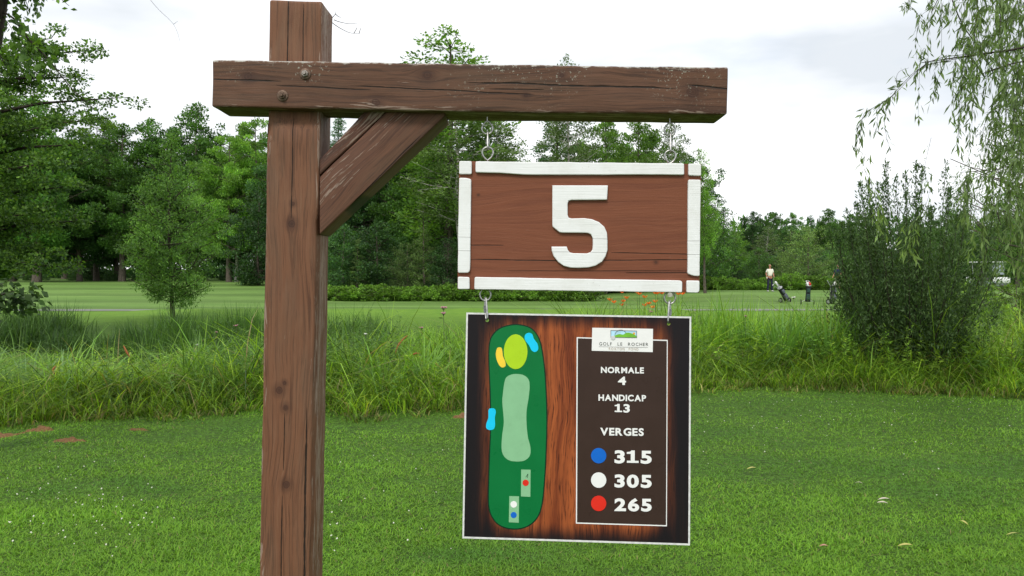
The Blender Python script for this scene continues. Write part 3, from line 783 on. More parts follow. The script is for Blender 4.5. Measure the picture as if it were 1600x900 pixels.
layerA(20000, -10, 1.5, .05, 1.7, 900, (.36, .75), .10, YG, 21)
layerA(15000, 1.5, 10, .05, 1.7, 700, (.36, .75), .10, YG, 22)
layerA(6000, -9, 10, -.32, .35, 380, (.30, .62), .09, [(.07, .13, .02), (.10, .19, .02), (.16, .16, .06)], 23)
layerA(15000, -10, 10, 1.0, 3.0, 560, (.70, 1.12), .09, YG + [(.06, .13, .03)], 24, .009, .023, .35, 1.5)
layerA(7000, -1.9, 6.0, 2.2, 4.6, 260, (1.0, 1.42), .08, [(.10, .20, .022), (.14, .26, .026), (.07, .15, .022)], 25, .012, .026, .2, 1.0)
layerA(7000, -11, -1.9, 2.0, 5.2, 330, (.72, 1.05), .09, [(.08, .17, .03), (.12, .23, .035)], 26, .012, .026, .3, 1.3)
layerA(5000, 5.5, 10.5, 1.6, 5.0, 300, (.9, 1.6), .10, [(.12, .22, .03), (.16, .27, .035)], 28, .012, .024, .2, .9)
tag(link('tall_grass', a.mesh('tall_grass'), m_blade), 'tall yellow green grass growing along the ditch behind the lawn', 'grass', kind='stuff')
# C: broad leaved reeds standing in the ditch
a = Acc()
def layerC(N, x0, x1, o0, o1, nt, hh, seed, cols, w0=.022, w1=.044, dr=(.0, .5), lean=(.02, .22)):
    r, x, y, i, ang, nt = strip(N, x0, x1, o0, o1, nt, .07, seed)
    h = r.uniform(hh[0], hh[1], nt)[i] * r.uniform(.7, 1.1, N)
    tint = pal(N, cols, .16); base = np.stack([x, y, gz(x, y) - .03], 1)
    d = r.uniform(dr[0], dr[1], N); d[r.random(N) < .15] += .5
    a.add(*blades(base, h, r.uniform(w0, w1, N), r.uniform(lean[0], lean[1], N), ang + r.normal(0, .5, N), d, tint, 5))
BG = [(.095, .20, .060), (.07, .165, .045), (.13, .25, .065), (.16, .29, .05)]
GG = [(.125, .26, .028), (.08, .19, .027), (.175, .33, .040)]
layerC(1600, -10, -5.0, 2.0, 4.2, 130, (.95, 1.25), 31, BG, dr=(.2, .9))
layerC(700, -5.0, -3.6, 2.4, 4.2, 60, (.75, 1.0), 32, BG, dr=(.2, .8))
layerC(1500, -4.2, -1.9, 1.8, 4.4, 110, (.95, 1.28), 33, BG, .026, .052)
layerC(1900, -1.9, .6, 2.0, 4.6, 130, (1.0, 1.35), 34, GG)
layerC(3600, 2.2, 6.0, 1.8, 4.8, 260, (1.25, 1.66), 35, GG, .020, .046)
layerC(420, 3.7, 4.9, 1.3, 2.2, 12, (1.20, 1.5), 36, [(.11, .24, .055), (.09, .20, .045)], .03, .05, (.1, .6))
layerC(300, 2.4, 3.6, 1.6, 2.6, 9, (1.1, 1.35), 38, GG, .028, .046, (.1, .5))
layerC(420, -7.2, -5.0, 1.6, 2.8, 16, (1.0, 1.25), 39, [(.12, .22, .09), (.10, .19, .07)], .026, .044, (.3, 1.1), (.1, .4))
layerC(260, -4.2, -2.3, 1.6, 2.8, 10, (1.0, 1.3), 40, [(.12, .23, .07)], .028, .046, (.0, .5))
layerC(200, -1.7, -.9, 1.0, 1.9, 6, (.85, 1.1), 47, [(.13, .27, .05)], .022, .036, (.1, .7))
layerC(1800, 6.0, 11, 1.8, 5.4, 160, (1.1, 1.7), 37, GG, .010, .022, (.1, .7))
tag(link('reeds', a.mesh('reeds'), m_blade), 'broad bladed green reeds standing in the ditch', 'reeds', kind='stuff')
# E: reeds on the far bank
a = Acc()
def bank(N, x0, x1, y0, y1, nt, hh, seed, cols, w0=.012, w1=.022, dr=(0, .5)):
    r = np.random.default_rng(seed); tx = r.uniform(x0, x1, nt); ty = r.uniform(y0, y1, nt); i = r.integers(0, nt, N)
    x = tx[i] + r.normal(0, .12, N); y = ty[i] + r.normal(0, .12, N)
    h = r.uniform(hh[0], hh[1], nt)[i] * r.uniform(.6, 1.1, N)
    base = np.stack([x, y, gz(x, y) - .05], 1)
    a.add(*blades(base, h, r.uniform(w0, w1, N), r.uniform(.02, .3, N), r.uniform(0, 6.28, N), r.uniform(dr[0], dr[1], N), pal(N, cols, .2), 3))
DK = [(.035, .085, .020), (.055, .12, .025), (.028, .07, .022)]
bank(4200, -12.8, -9.4, 16.3, 18.6, 120, (.75, 1.15), 41, DK)
bank(1200, -9.4, -8.8, 16.3, 17.6, 60, (.3, .65), 46, DK)
bank(3000, -7.9, -6.6, 15.0, 17.2, 110, (.45, .8), 42, DK)
bank(10000, -6.9, -2.6, 14.8, 17.4, 260, (.7, 1.12), 43, [(.045, .11, .022), (.07, .16, .025), (.035, .085, .025)])
bank(7000, -2.8, 3.0, 15.2, 17.2, 300, (.45, .85), 44, GG)
bank(9000, 2.5, 12, 15.6, 18.0, 330, (.6, 1.15), 45, GG + DK)
tag(link('far_bank_reeds', a.mesh('far_bank_reeds'), m_blade), 'darker reeds fringing the far bank of the ditch', 'reeds', kind='stuff')
# D: leafy weeds, a stem with lance leaves
def leaves_quads(c, d, nrm, l, wd, tint):
    """diamond leaves: c foot (N,3), d direction, nrm side vector, l, wd (N,)"""
    m = c + d * (l * .5)[:, None]; s = nrm * (wd * .5)[:, None]; fold = np.cross(d, nrm) * (wd * .18)[:, None]
    V = np.stack([c, m + s + fold, c + d * l[:, None], m - s + fold], 1); N = len(c)
    o = (np.arange(N) * 4)[:, None]
    T = np.concatenate([o + np.array([[0, 1, 2]]), o + np.array([[0, 2, 3]])], 0)
    return V.reshape(-1, 3), T, np.repeat(tint[:, None], 4, 1).reshape(-1, 3)
def unit(v): return v / np.maximum(np.linalg.norm(v, axis=1, keepdims=True), 1e-9)
def lance_leaves(c, d, l, wd, tint, r):
    s = unit(np.cross(d, unit(r.normal(0, 1, d.shape) + np.array([0, 0, .4])))); return leaves_quads(c, d, s, l, wd, tint)
a = Acc()
def weeds(N, x0, x1, o0, o1, hh, seed, cols, ll=(.05, .11), nl=34):
    r = np.random.default_rng(seed); x = r.uniform(x0, x1, N); y = edge(x) + r.uniform(o0, o1, N); h = r.uniform(hh[0], hh[1], N); z = gz(x, y) - .02
    az = r.uniform(0, 6.28, N); ln = r.uniform(0, .25, N)
    base = np.stack([x, y, z], 1)
    a.add(*blades(base, h, np.full(N, .006), ln, az, np.full(N, .05), pal(N, [(.06, .11, .025)], .2), 2, .6))
    t = r.uniform(.15, 1, (N, nl)); ph = r.uniform(0, 6.28, (N, nl))
    c = np.stack([x[:, None] + h[:, None] * ln[:, None] * t * np.cos(az)[:, None], y[:, None] + h[:, None] * ln[:, None] * t * np.sin(az)[:, None], z[:, None] + h[:, None] * t], 2).reshape(-1, 3)
    el = r.uniform(-.2, .9, (N, nl)); d = np.stack([np.cos(ph) * np.cos(el), np.sin(ph) * np.cos(el), np.sin(el)], 2).reshape(-1, 3)
    l = (r.uniform(ll[0], ll[1], (N, nl)) * (1.25 - .7 * t)).ravel()
    tint = np.repeat(pal(N, cols, .2), nl, 0) * r.normal(1, .15, (N * nl, 1)).clip(.5, 1.5)
    a.add(*lance_leaves(c, d, l, l * r.uniform(.16, .3, N * nl), tint, r))
weeds(420, -8, 0.5, .5, 2.6, (.35, .8), 51, YG + BG)
weeds(480, 1.5, 9.5, .5, 3.0, (.35, .95), 52, YG + GG)
weeds(170, -4.2, -1.5, 1.6, 3.4, (.9, 1.35), 53, [(.05, .11, .03), (.08, .16, .035)], (.07, .14))
weeds(160, 5.6, 10.0, .8, 5.5, (.8, 1.5), 54, [(.14, .25, .03), (.09, .18, .03)], (.07, .15), 44)
weeds(60, 2.8, 3.6, 2.2, 4, (1.1, 1.55), 55, [(.09, .16, .04)], (.07, .13), 40)
weeds(70, -1.0, .8, 2.0, 3.6, (.9, 1.2), 56, [(.07, .15, .03)], (.07, .13), 36)
tag(link('leafy_weeds', a.mesh('leafy_weeds'), m_blade), 'leafy wild plants mixed into the tall grass by the ditch', 'weeds', kind='stuff')

# ------------------------------------------------------------------ trees
def bark(name, a, b, sc=9, birch=False):
    n = NM(name); S = n.sep(n.obj())
    v = n.noise(n.comb(n.mul(S[0], sc * 2), n.mul(S[1], sc * 2), n.mul(S[2], sc * .5)), 1.0, 5, .65)
    c = n.mix(n.sm(v, .35, .65), a, b)
    if birch:
        m = n.noise(n.comb(n.mul(S[0], 1.5), n.mul(S[1], 1.5), n.mul(S[2], 5.5)), 1.0, 4, .7)
        c = n.mix(n.sm(m, .56, .62), c, (.03, .028, .025))
    return n.bsdf(c, .85, .2, 0, n.bump(v, .03, .7))
m_bark = bark('grey_bark', (.055, .045, .036), (.15, .125, .10)); m_dbark = bark('dark_bark', (.022, .017, .013), (.06, .048, .038)); m_birch = bark('birch_bark', (.33, .31, .28), (.50, .48, .44), 9, True)
LOWC0 = {'dark': [(.030, .072, .020), (.040, .090, .022), (.022, .055, .020)], 'mid': [(.050, .115, .022), (.065, .14, .024), (.038, .090, .022)],
        'light': [(.085, .170, .026), (.11, .205, .030), (.065, .135, .026)], 'olive': [(.070, .115, .032), (.085, .14, .038), (.050, .085, .026)], 'blue': [(.040, .085, .042), (.05, .105, .05), (.03, .065, .035)]}
LOWC = {k: [tuple(min(.9, q * 1.85) for q in c) for c in v] for k, v in LOWC0.items()}
def crown_arrays(r, pts, rad, n, ls, cols, flat=.7, up=.6, droop=0.0, asp=.55):
    """leaf sprays round a set of clump centres. pts (K,3), rad (K,)"""
    K = len(pts); i = r.choice(K, n, p=rad ** 2 / (rad ** 2).sum())
    v = unit(r.normal(0, 1, (n, 3))); rr = r.random(n) ** .45
    c = pts[i] + v * (rad[i] * rr)[:, None] * np.array([1, 1, flat])
    d = unit(v * .8 + r.normal(0, .6, (n, 3)) + np.array([0, 0, up - droop]))
    l = ls * r.uniform(.6, 1.35, n)
    tone = r.normal(1, .20, K)[i].clip(.6, 1.5)[:, None]
    tint = np.clip(pal_r(r, n, cols) * tone, .004, .8)
    s = unit(np.cross(d, unit(r.normal(0, .55, (n, 3)) + np.array([0, 0, 1.0]))))
    return leaves_quads(c, d, s, l, l * asp, tint)
def pal_r(r, N, cols, jit=.16):
    cols = np.array(cols); return cols[r.integers(0, len(cols), N)] * (1 + r.normal(0, jit, (N, 1)))
def tree_meshes(name, seed, H, cb, Rm, prof, nl, nb, leaf, cols, trunk_r, clump=(.5, 1.1), flat=.7, up=.6, asp=.6, birch=False, spread=.35):
    """H height, cb crown base, Rm crown radius, prof(t)->0..1; nl limbs; nb leaves; returns trunk mesh, crown mesh"""
    r = np.random.default_rng(seed); T = Acc(); cen = []; rad = []
    lean = r.normal(0, .02, 2)
    tp = [Vector((lean[0] * z + .06 * math.sin(z * .9 + seed), lean[1] * z + .05 * math.cos(z * .7 + seed), z)) for z in np.linspace(0, H * .96, 9)]
    tr = [trunk_r * (1.35 if k == 0 else 1) * (1 - k / 8.6) + .012 for k in range(9)]
    T.tube(tp, tr, 8)
    def trunk_at(z):
        t = z / (H * .96) * 8; k = min(7, int(t)); return tp[k].lerp(tp[k + 1], t - k)
    for k in range(nl):
        t = (k + r.random()) / nl; z = cb + (H - cb) * t
        L_ = Rm * max(.10, prof(t)) * r.uniform(.72, 1.12); az = k * 2.399 + r.normal(0, .35)
        z0 = max(cb * .75, z - L_ * spread); p0 = trunk_at(min(z0, H * .93)); tip = Vector((p0.x + math.cos(az) * L_, p0.y + math.sin(az) * L_, z))
        mid = p0.lerp(tip, .5) + Vector((0, 0, -.06 * L_))
        T.tube([p0, mid, tip], [trunk_r * .32 * (1 - t * .6), trunk_r * .18 * (1 - t * .6), .012], 5)
        m = max(1, int(L_ / (clump[0] * 1.1)))
        for j in range(m):
            f = .35 + .65 * (j + r.random() * .7) / m; q = p0.lerp(tip, min(1, f)) if f > .5 else p0.lerp(mid, f * 2)
            side = Vector((-math.sin(az), math.cos(az), 0)) * r.normal(0, .30 * L_ * f) + Vector((0, 0, r.normal(0, .12 * L_)))
            q = q + side
            cen.append(q); rad.append(r.uniform(*clump) * (1 - .35 * f) * (1 - .35 * t))
            if r.random() < .5: T.tube([p0.lerp(tip, f * .7), q], [.02, .008], 4)
    for q in range(3):
        cen.append(Vector((tp[-1].x + r.normal(0, .12), tp[-1].y + r.normal(0, .12), H - .3 * clump[0] * q - .1))); rad.append(clump[0] * .5)
    V, Q, C = crown_arrays(r, np.array([list(c) for c in cen]), np.array(rad), nb, leaf, cols, flat, up, 0, asp)
    V[:, 2] = np.maximum(V[:, 2], .05)
    return T.mesh(name + '_trunk', True), npmesh(name + '_crown', V, Q, C)
ov = lambda t: math.sin(math.pi * min(1, (t * .86 + .10))) ** .6
rd = lambda t: math.sqrt(max(0, 1 - (2 * t - .85) ** 2 / 1.5)) if t < 1 else .1
cone = lambda t: (1 - t) ** .8 * .95 + .06
col_ = lambda t: (math.sin(math.pi * min(1, t * .80 + .16)) ** .8)
PROTO = {}
def proto(key, **k):
    bk = k.pop('bark', m_bark); PROTO[key] = tree_meshes(key, **k) + (k['H'], bk)
proto('maple_a', seed=1, H=14, cb=3.6, Rm=4.6, prof=ov, nl=46, nb=36000, leaf=.21, cols=LOWC['mid'], trunk_r=.26, clump=(.8, 1.5), flat=.55)
proto('maple_b', seed=2, H=15, cb=3.2, Rm=4.2, prof=ov, nl=48, nb=36000, leaf=.21, cols=LOWC['light'], trunk_r=.24, clump=(.8, 1.5), flat=.55)
proto('maple_c', seed=3, H=14.5, cb=2.6, Rm=4.4, prof=rd, nl=50, nb=36000, leaf=.21, cols=LOWC['dark'], trunk_r=.25, clump=(.8, 1.5), flat=.6)
proto('pointed', seed=4, H=15, cb=3.0, Rm=3.0, prof=col_, nl=52, nb=28000, leaf=.19, cols=LOWC['mid'], trunk_r=.2, clump=(.55, 1.1), flat=1.1, up=1.4)
proto('birch', seed=5, H=16, cb=5.5, Rm=2.7, prof=col_, nl=54, nb=15000, leaf=.145, cols=LOWC['olive'], trunk_r=.17, clump=(.45, .95), flat=.8, bark=m_birch, up=.1)
proto('poplar', seed=6, H=16, cb=4.0, Rm=2.4, prof=col_, nl=56, nb=16000, leaf=.15, cols=LOWC['light'], trunk_r=.17, clump=(.45, .9), flat=1.1, up=.8)
proto('spruce', seed=7, H=14, cb=1.0, Rm=2.7, prof=cone, nl=70, nb=20000, leaf=.2, cols=LOWC['blue'], trunk_r=.18, clump=(.4, .8), flat=.45, up=-.3, asp=.35, bark=m_dbark)
proto('larch', seed=8, H=8, cb=.6, Rm=1.5, prof=cone, nl=50, nb=8000, leaf=.12, cols=LOWC['olive'], trunk_r=.09, clump=(.28, .5), flat=.6, up=.3, asp=.4)
proto('shrubby_a', seed=9, H=6, cb=.4, Rm=2.3, prof=rd, nl=44, nb=11000, leaf=.14, cols=LOWC['mid'], trunk_r=.08, clump=(.42, .85), flat=.9, up=1.0)
proto('shrubby_b', seed=10, H=6, cb=.3, Rm=2.4, prof=rd, nl=44, nb=11000, leaf=.13, cols=LOWC['olive'], trunk_r=.08, clump=(.42, .85), flat=1.0, up=1.1, asp=.4)
proto('shrubby_c', seed=12, H=6, cb=.3, Rm=2.2, prof=ov, nl=40, nb=10000, leaf=.15, cols=LOWC['dark'], trunk_r=.08, clump=(.42, .85), flat=.8)
proto('low_bush', seed=13, H=1.5, cb=.1, Rm=1.5, prof=rd, nl=26, nb=5500, leaf=.15, cols=[(.12, .24, .030), (.155, .29, .036), (.08, .17, .026)], trunk_r=.03, clump=(.25, .5), flat=.8, up=.8)
proto('undergrowth', seed=14, H=3.0, cb=.1, Rm=2.0, prof=rd, nl=30, nb=4200, leaf=.17, cols=LOWC['dark'], trunk_r=.05, clump=(.4, .7), flat=.8, up=.8)
def plant(key, px, d, top, label, cat='tree', name=None, group=None, wide=1.0, rz=None, hue=None, base=None):
    x = (px - CX) / F * d; z = gzs(x, d); H0 = PROTO[key][2]
    zt = CZ + (HY - top) / F * d; s = (zt - z) / H0
    nm = name or {'maple_a': 'maple_tree', 'maple_b': 'maple_tree', 'maple_c': 'broadleaf_tree', 'pointed': 'broadleaf_tree', 'birch': 'birch_tree', 'poplar': 'poplar_tree', 'spruce': 'spruce_tree', 'larch': 'larch_tree',
                  'shrubby_a': 'bushy_tree', 'shrubby_b': 'willow_bush', 'shrubby_c': 'bushy_tree', 'low_bush': 'bush', 'undergrowth': 'bush'}[key]
    e = empty(nm, (x, d, z - .05), label, cat, group, R.uniform(0, 6.28) if rz is None else rz)
    tm, cm, _, bk = PROTO[key]; sx = s * wide
    for nm2, me, mt in (('trunk', tm, bk), ('crown', cm, m_leaf)):
        o = link(nm2, me, mt, e); o.scale = (sx, sx, s)
    return e
FW = 'trees along the edge of the left wood'
# left wood, front row
for a_ in [
    ('maple_a', 58, 70, 150, 'dark leafy tree with thick pale trunk at the left wood edge', 1.0),
    ('maple_c', 20, 74, 215, 'dark leafy tree at the far left end of the wood, half behind maple boughs', 1.0),
    ('maple_c', 125, 75, 205, 'leafy tree with thin dark trunk right of the thick pale trunk', .95),
    ('maple_a', 190, 74, 196, 'spreading tree with straight grey trunk, left of the small fairway tree', 1.0),
    ('pointed', 232, 76, 186, 'tree with upswept pointed crown behind the small fairway tree, left side', 1.15),
    ('pointed', 305, 76, 163, 'tallest pointed tree of the left wood, left of the sign post', 1.25),
    ('maple_b', 357, 71, 212, 'bright green maple with two pale trunks side by side left of the post', .95),
    ('maple_b', 400, 74, 186, 'bright green tree crown just left of the brown post below the beam', .9),
    ('maple_c', 270, 78, 200, 'mid green tree between the two pointed crowns of the left wood', 1.0),
    ('shrubby_c', 405, 62, 300, 'dark bushy tree touching the left side of the brown post', 1.0),
    ('maple_b', 150, 80, 182, 'lighter green treetop showing over the hanging maple branch tips', .9),
]: plant(a_[0], a_[1], a_[2], a_[3], a_[4], wide=a_[5])
# second trunk of the pair
plant('birch', 370, 73, 240, 'slim tree with grey trunk close beside the two-trunk maple', wide=1.1)
# behind and right of the post
for a_ in [
    ('maple_c', 470, 70, 190, 'dark tree hidden behind the brown post and seen at its right edge', 1.0),
    ('spruce', 528, 66, 176, 'dark tree seen in the gap between post and brace', 1.2),
    ('maple_c', 560, 62, 205, 'dark broad tree under the diagonal brace', 1.1),
    ('maple_c', 618, 66, 178, 'tall dark tree rising behind the diagonal brace', 1.1),
    ('poplar', 700, 52, 54, 'tall poplar whose light green top rises above the beam', 1.9),
    ('birch', 722, 48.5, 118, 'birch with white black-marked trunk left of the 5 board', 1.5),
    ('maple_a', 665, 60, 170, 'mid green tree between brace and white birch trunk', 1.0),
    ('birch', 768, 50, 178, 'loose crowned tree behind the left hanging link', 1.2),
    ('poplar', 815, 58, 250, 'small treetop just right of the left hanging link', 1.2),
    ('spruce', 872, 60, 150, 'dark dense tree behind the top middle of the 5 board', 1.7),
    ('birch', 893, 52, 86, 'thin tree whose small tip just shows above the beam', .8),
    ('maple_b', 945, 58, 185, 'light green rounded tree between beam and 5 board', .85),
    ('maple_b', 995, 62, 190, 'second light green tree, left of the right hanging link', .8),
    ('birch', 1048, 50, 185, 'thin leaved tree behind the right hanging link', 1.0),
    ('poplar', 1102, 52, 232, 'slender airy tree at the right edge of the 5 board', .8),
    ('larch', 665, 48.5, 312, 'young larch with thin light crown left of the birch trunk', 1.0),
    ('shrubby_c', 590, 50, 345, 'dark bushy tree below the brace', 1.2),
    ('shrubby_b', 636, 49, 378, 'olive green bush right of the dark bushy tree under the brace', 1.0),
    ('shrubby_c', 536, 50, 352, 'dark bush beside the right side of the post', 1.3),
    ('larch', 556, 49, 372, 'small loose conifer near the post, above the low hedge', 1.2),
    ('shrubby_c', 700, 48, 372, 'dark bush at the foot of the birch', 1.2),
    ('maple_c', 790, 60, 250, 'dark tree hidden mostly behind the left half of the 5 board', 1.1),
    ('maple_c', 1020, 64, 250, 'dark tree hidden mostly behind the right half of the 5 board', 1.1),
]: plant(a_[0], a_[1], a_[2], a_[3], a_[4], wide=a_[5])
# right far tree line
for a_ in [
    ('shrubby_a', 1110, 62, 322, 'bushy green tree right beside the 5 board, lower right', 1.1),
    ('spruce', 1130, 84, 322, 'dark pointed tree right of the slender airy tree', 1.2),
    ('poplar', 1152, 76, 346, 'light green upright tree in the right tree line', 1.5),
    ('maple_c', 1175, 98, 330, 'dark round treetop highest in the right tree line', .8),
    ('shrubby_a', 1185, 66, 388, 'mid green bush left behind the golfer in white', 1.1),
    ('maple_a', 1208, 104, 332, 'rounded treetop above and behind the golfer in white', .7),
    ('birch', 1196, 84, 352, 'tree with bare pale branches above the golfer in white', 1.5),
    ('maple_a', 1236, 106, 333, 'loose treetop just right above the golfer in white', .7),
    ('shrubby_b', 1222, 66, 392, 'olive bush right behind the golfer in white', 1.0),
    ('shrubby_b', 1262, 62, 352, 'large olive willow bush behind the upright golf bag', 1.35),
    ('spruce', 1266, 108, 336, 'dark narrow treetop above the upright golf bag', 1.2),
    ('maple_c', 1240, 92, 352, 'dark tree mass behind the olive willow bush', 1.1),
    ('pointed', 1296, 88, 326, 'pointed green tree left of the large dark shrub', 1.4),
    ('maple_a', 1330, 82, 335, 'green tree partly behind the large dark shrub', .9),
    ('shrubby_a', 1310, 66, 380, 'mid green bush beside the golfer in navy', 1.2),
    ('maple_c', 1160, 100, 352, 'dark tree in the second row of the right tree line', 1.0),
    ('maple_c', 1290, 104, 350, 'dark tree in the second row right of the narrow top', 1.0),
    ('shrubby_c', 1148, 64, 402, 'dark low tree left of the golfer in white', 1.2),
    ('maple_a', 1480, 75, 330, 'green tree seen through the right side of the dark shrub', 1.1),
    ('maple_c', 1530, 80, 345, 'dark tree behind the parked white vehicle', 1.3),
    ('maple_a', 1590, 70, 300, 'green tree behind the willow at the right edge', 1.1),
    ('maple_c', 1420, 84, 345, 'dark tree behind the middle of the large dark shrub', 1.2),
]: plant(a_[0], a_[1], a_[2], a_[3], a_[4], wide=a_[5])
# back rows close the wood
GB = 'trees in the back rows of the left wood'
for k in range(24):
    px = -120 + k * 52 + R.uniform(-14, 14)
    plant('maple_c' if k % 2 else 'maple_a', px, 88 + R.uniform(-3, 12), 222 + R.uniform(-10, 26) + (60 if 760 < px < 860 else 0) + (30 if px > 1040 else 0), 'dark leafy tree half hidden in the back rows of the left wood', group=GB, wide=1.0)
GU = 'undergrowth bushes in the shade of the wood'
for k in range(34):
    px = -60 + k * 34 + R.uniform(-10, 10)
    d = (80 if px < 430 else 56) + R.uniform(0, 5)
    plant('undergrowth', px, d, (416 if px < 430 else 392) + R.uniform(-8, 12), 'dark bush in the deep shade under the wood edge trees', 'bush', group=GU, wide=1.1)
for k in range(26):
    px = 1000 + k * 26
    plant('undergrowth', px, 76 + R.uniform(0, 6), 396 + R.uniform(-10, 12), 'dark bush in the deep shade under the far right tree line', 'bush', group='undergrowth bushes under the right tree line', wide=1.2)
# bright low bushes along the fairway edge
for k in range(17):
    px = 508 + k * 26 + R.uniform(-5, 5); top = 447 + R.uniform(-5, 8)
    if px > 900: continue
    plant('low_bush', px, 46 + R.uniform(-.4, .6), top, 'low bright green bush in the row along the middle of the fairway edge', 'bush', group='low bushes between post and board', wide=1.5)
for k in range(20):
    px = 1098 + k * 13.5 + R.uniform(-4, 4)
    plant('low_bush', px, 58.5 + R.uniform(-.4, 1.2), 436 + R.uniform(-9, 7), 'low bright green bush in the row behind the two golfers', 'bush', group='low bushes behind the golfers', wide=1.1)
# woodland beyond, one mass
r = np.random.default_rng(77); K = 1700
cx_ = r.uniform(-90, 75, K); cy_ = r.uniform(104, 122, K); cz_ = r.random(K) ** 1.3 * np.where(cx_ < 8, 9.5, 7.6)
V, Q, C = crown_arrays(r, np.stack([cx_, cy_, cz_], 1), r.uniform(1.5, 2.6, K), 90000, .62, LOWC['dark'])
tag(link('distant_woodland', npmesh('distant_woodland', V, Q, C), m_leaf), 'dark mass of woodland behind the tree rows', 'woodland', kind='stuff')

# ---- small tree on the fairway
proto('young_ash', seed=21, H=6.2, cb=.75, Rm=1.75, prof=lambda t: (math.sin(math.pi * min(1, t * .80 + .20)) ** 1.25), nl=80, nb=24000, leaf=.095, cols=[(.090, .19, .035), (.12, .235, .04), (.065, .145, .03)], trunk_r=.06, clump=(.26, .5), flat=.7, up=.1, asp=.35, bark=m_dbark)
plant('young_ash', 267, 29, 205, 'small young tree with short dark trunk standing alone on the fairway', name='young_tree', wide=1.0)

# ---- generic branch with leaves
def leafy_branch(T, Lf, pts, r0, r1, r, nleaf, ll, wd, cols, spread=.05, side=0, tw=.12, hang=.0):
    P = catmull(pts, 6, False); n_ = len(P)
    T.tube(P, [r0 + (r1 - r0) * k / (n_ - 1) for k in range(n_)], 5)
    A = np.array([list(p) for p in P]); t = r.random(nleaf) * (n_ - 1.001); k = t.astype(int); f = (t - k)[:, None]
    c = A[k] * (1 - f) + A[k + 1] * f; dr = unit(A[k + 1] - A[k])
    c = c + r.normal(0, spread, c.shape)
    d = unit(dr * .7 + r.normal(0, .6, c.shape) + np.array([0, 0, -hang]))
    l = r.uniform(ll * .65, ll * 1.25, nleaf)
    s = unit(np.cross(d, unit(r.normal(0, 1, d.shape))))
    Lf.add(*leaves_quads(c, d, s, l, l * wd, np.clip(pal_r(r, nleaf, cols), .004, .8)))

# ---- mid distance maple at the left edge
def big_maple():
    r = np.random.default_rng(61); d0 = 21.0; x0 = (-70 - CX) / F * d0; z0 = gzs(x0, d0)
    e = empty('maple_tree', (x0, d0, z0 - .1), 'large maple at the left edge with boughs reaching over the fairway', 'tree')
    T = Acc(); H = 8.2
    T.tube([(0, 0, 0), (.1, 0, 2), (0, .1, 4.5), (.1, 0, 7.6)], [.24, .19, .13, .04], 10)
    cen = []; rad = []
    def P(px, py, dd=0.0):
        q = U(px, py, d0 + dd); return Vector((q.x - x0, q.y - d0, q.z - z0 + .1))
    tips = [(150, 78, 0), (196, 152, 0), (120, 120, .6), (80, 60, -.4), (60, 130, .8), (170, 185, -.3), (110, 190, .9), (60, 200, -.6), (20, 90, .5), (150, 225, .6), (100, 250, -.8), (40, 260, .2), (130, 290, .2),
            (120, 345, .9), (70, 330, -.4), (30, 350, .6), (90, 395, .4), (40, 410, -.3), (110, 418, .9), (10, 300, 1.2), (20, 180, 1.4), (0, 420, .5), (-60, 60, 1), (-120, 150, 0), (-180, 250, .5), (-150, 350, -.5), (-60, 250, 2), (-90, 380, 1.2), (-100, 90, -1.5), (-60, 200, -2), (-90, 300, -2)]
    for (px, py, dd) in tips:
        tip = P(px, py, dd * 1.5); z_at = min(7.3, max(1.7, tip.z - .6)); p0 = Vector((.05, 0, z_at))
        m = p0.lerp(tip, .5) + Vector((0, 0, .15)); T.tube([p0, m, tip], [.06, .035, .008], 5)
        nn_ = 9 if px > -40 else 5
        for j in range(nn_):
            f = .25 + .75 * j / (nn_ - 1); q = p0.lerp(m, f * 2) if f < .5 else m.lerp(tip, f * 2 - 1)
            for s_ in range(2):
                qq = q + Vector((r.normal(0, .32), r.normal(0, .45), r.normal(0, .20))) * (1.15 - .7 * f)
                T.tube([q, qq], [.012, .004], 3); cen.append(list(qq)); rad.append(r.uniform(.20, .42) * (1.2 - .45 * f))
    V, Q, C = crown_arrays(r, np.array(cen), np.array(rad), 42000, .085, [(.065, .135, .026), (.09, .18, .030), (.125, .23, .036), (.045, .10, .026)], .5, .1, 0, .75)
    link('trunk', T.mesh('maple_trunk', True), m_dbark, e); link('crown', npmesh('maple_crown', V, Q, C), m_leaf, e)
big_maple()
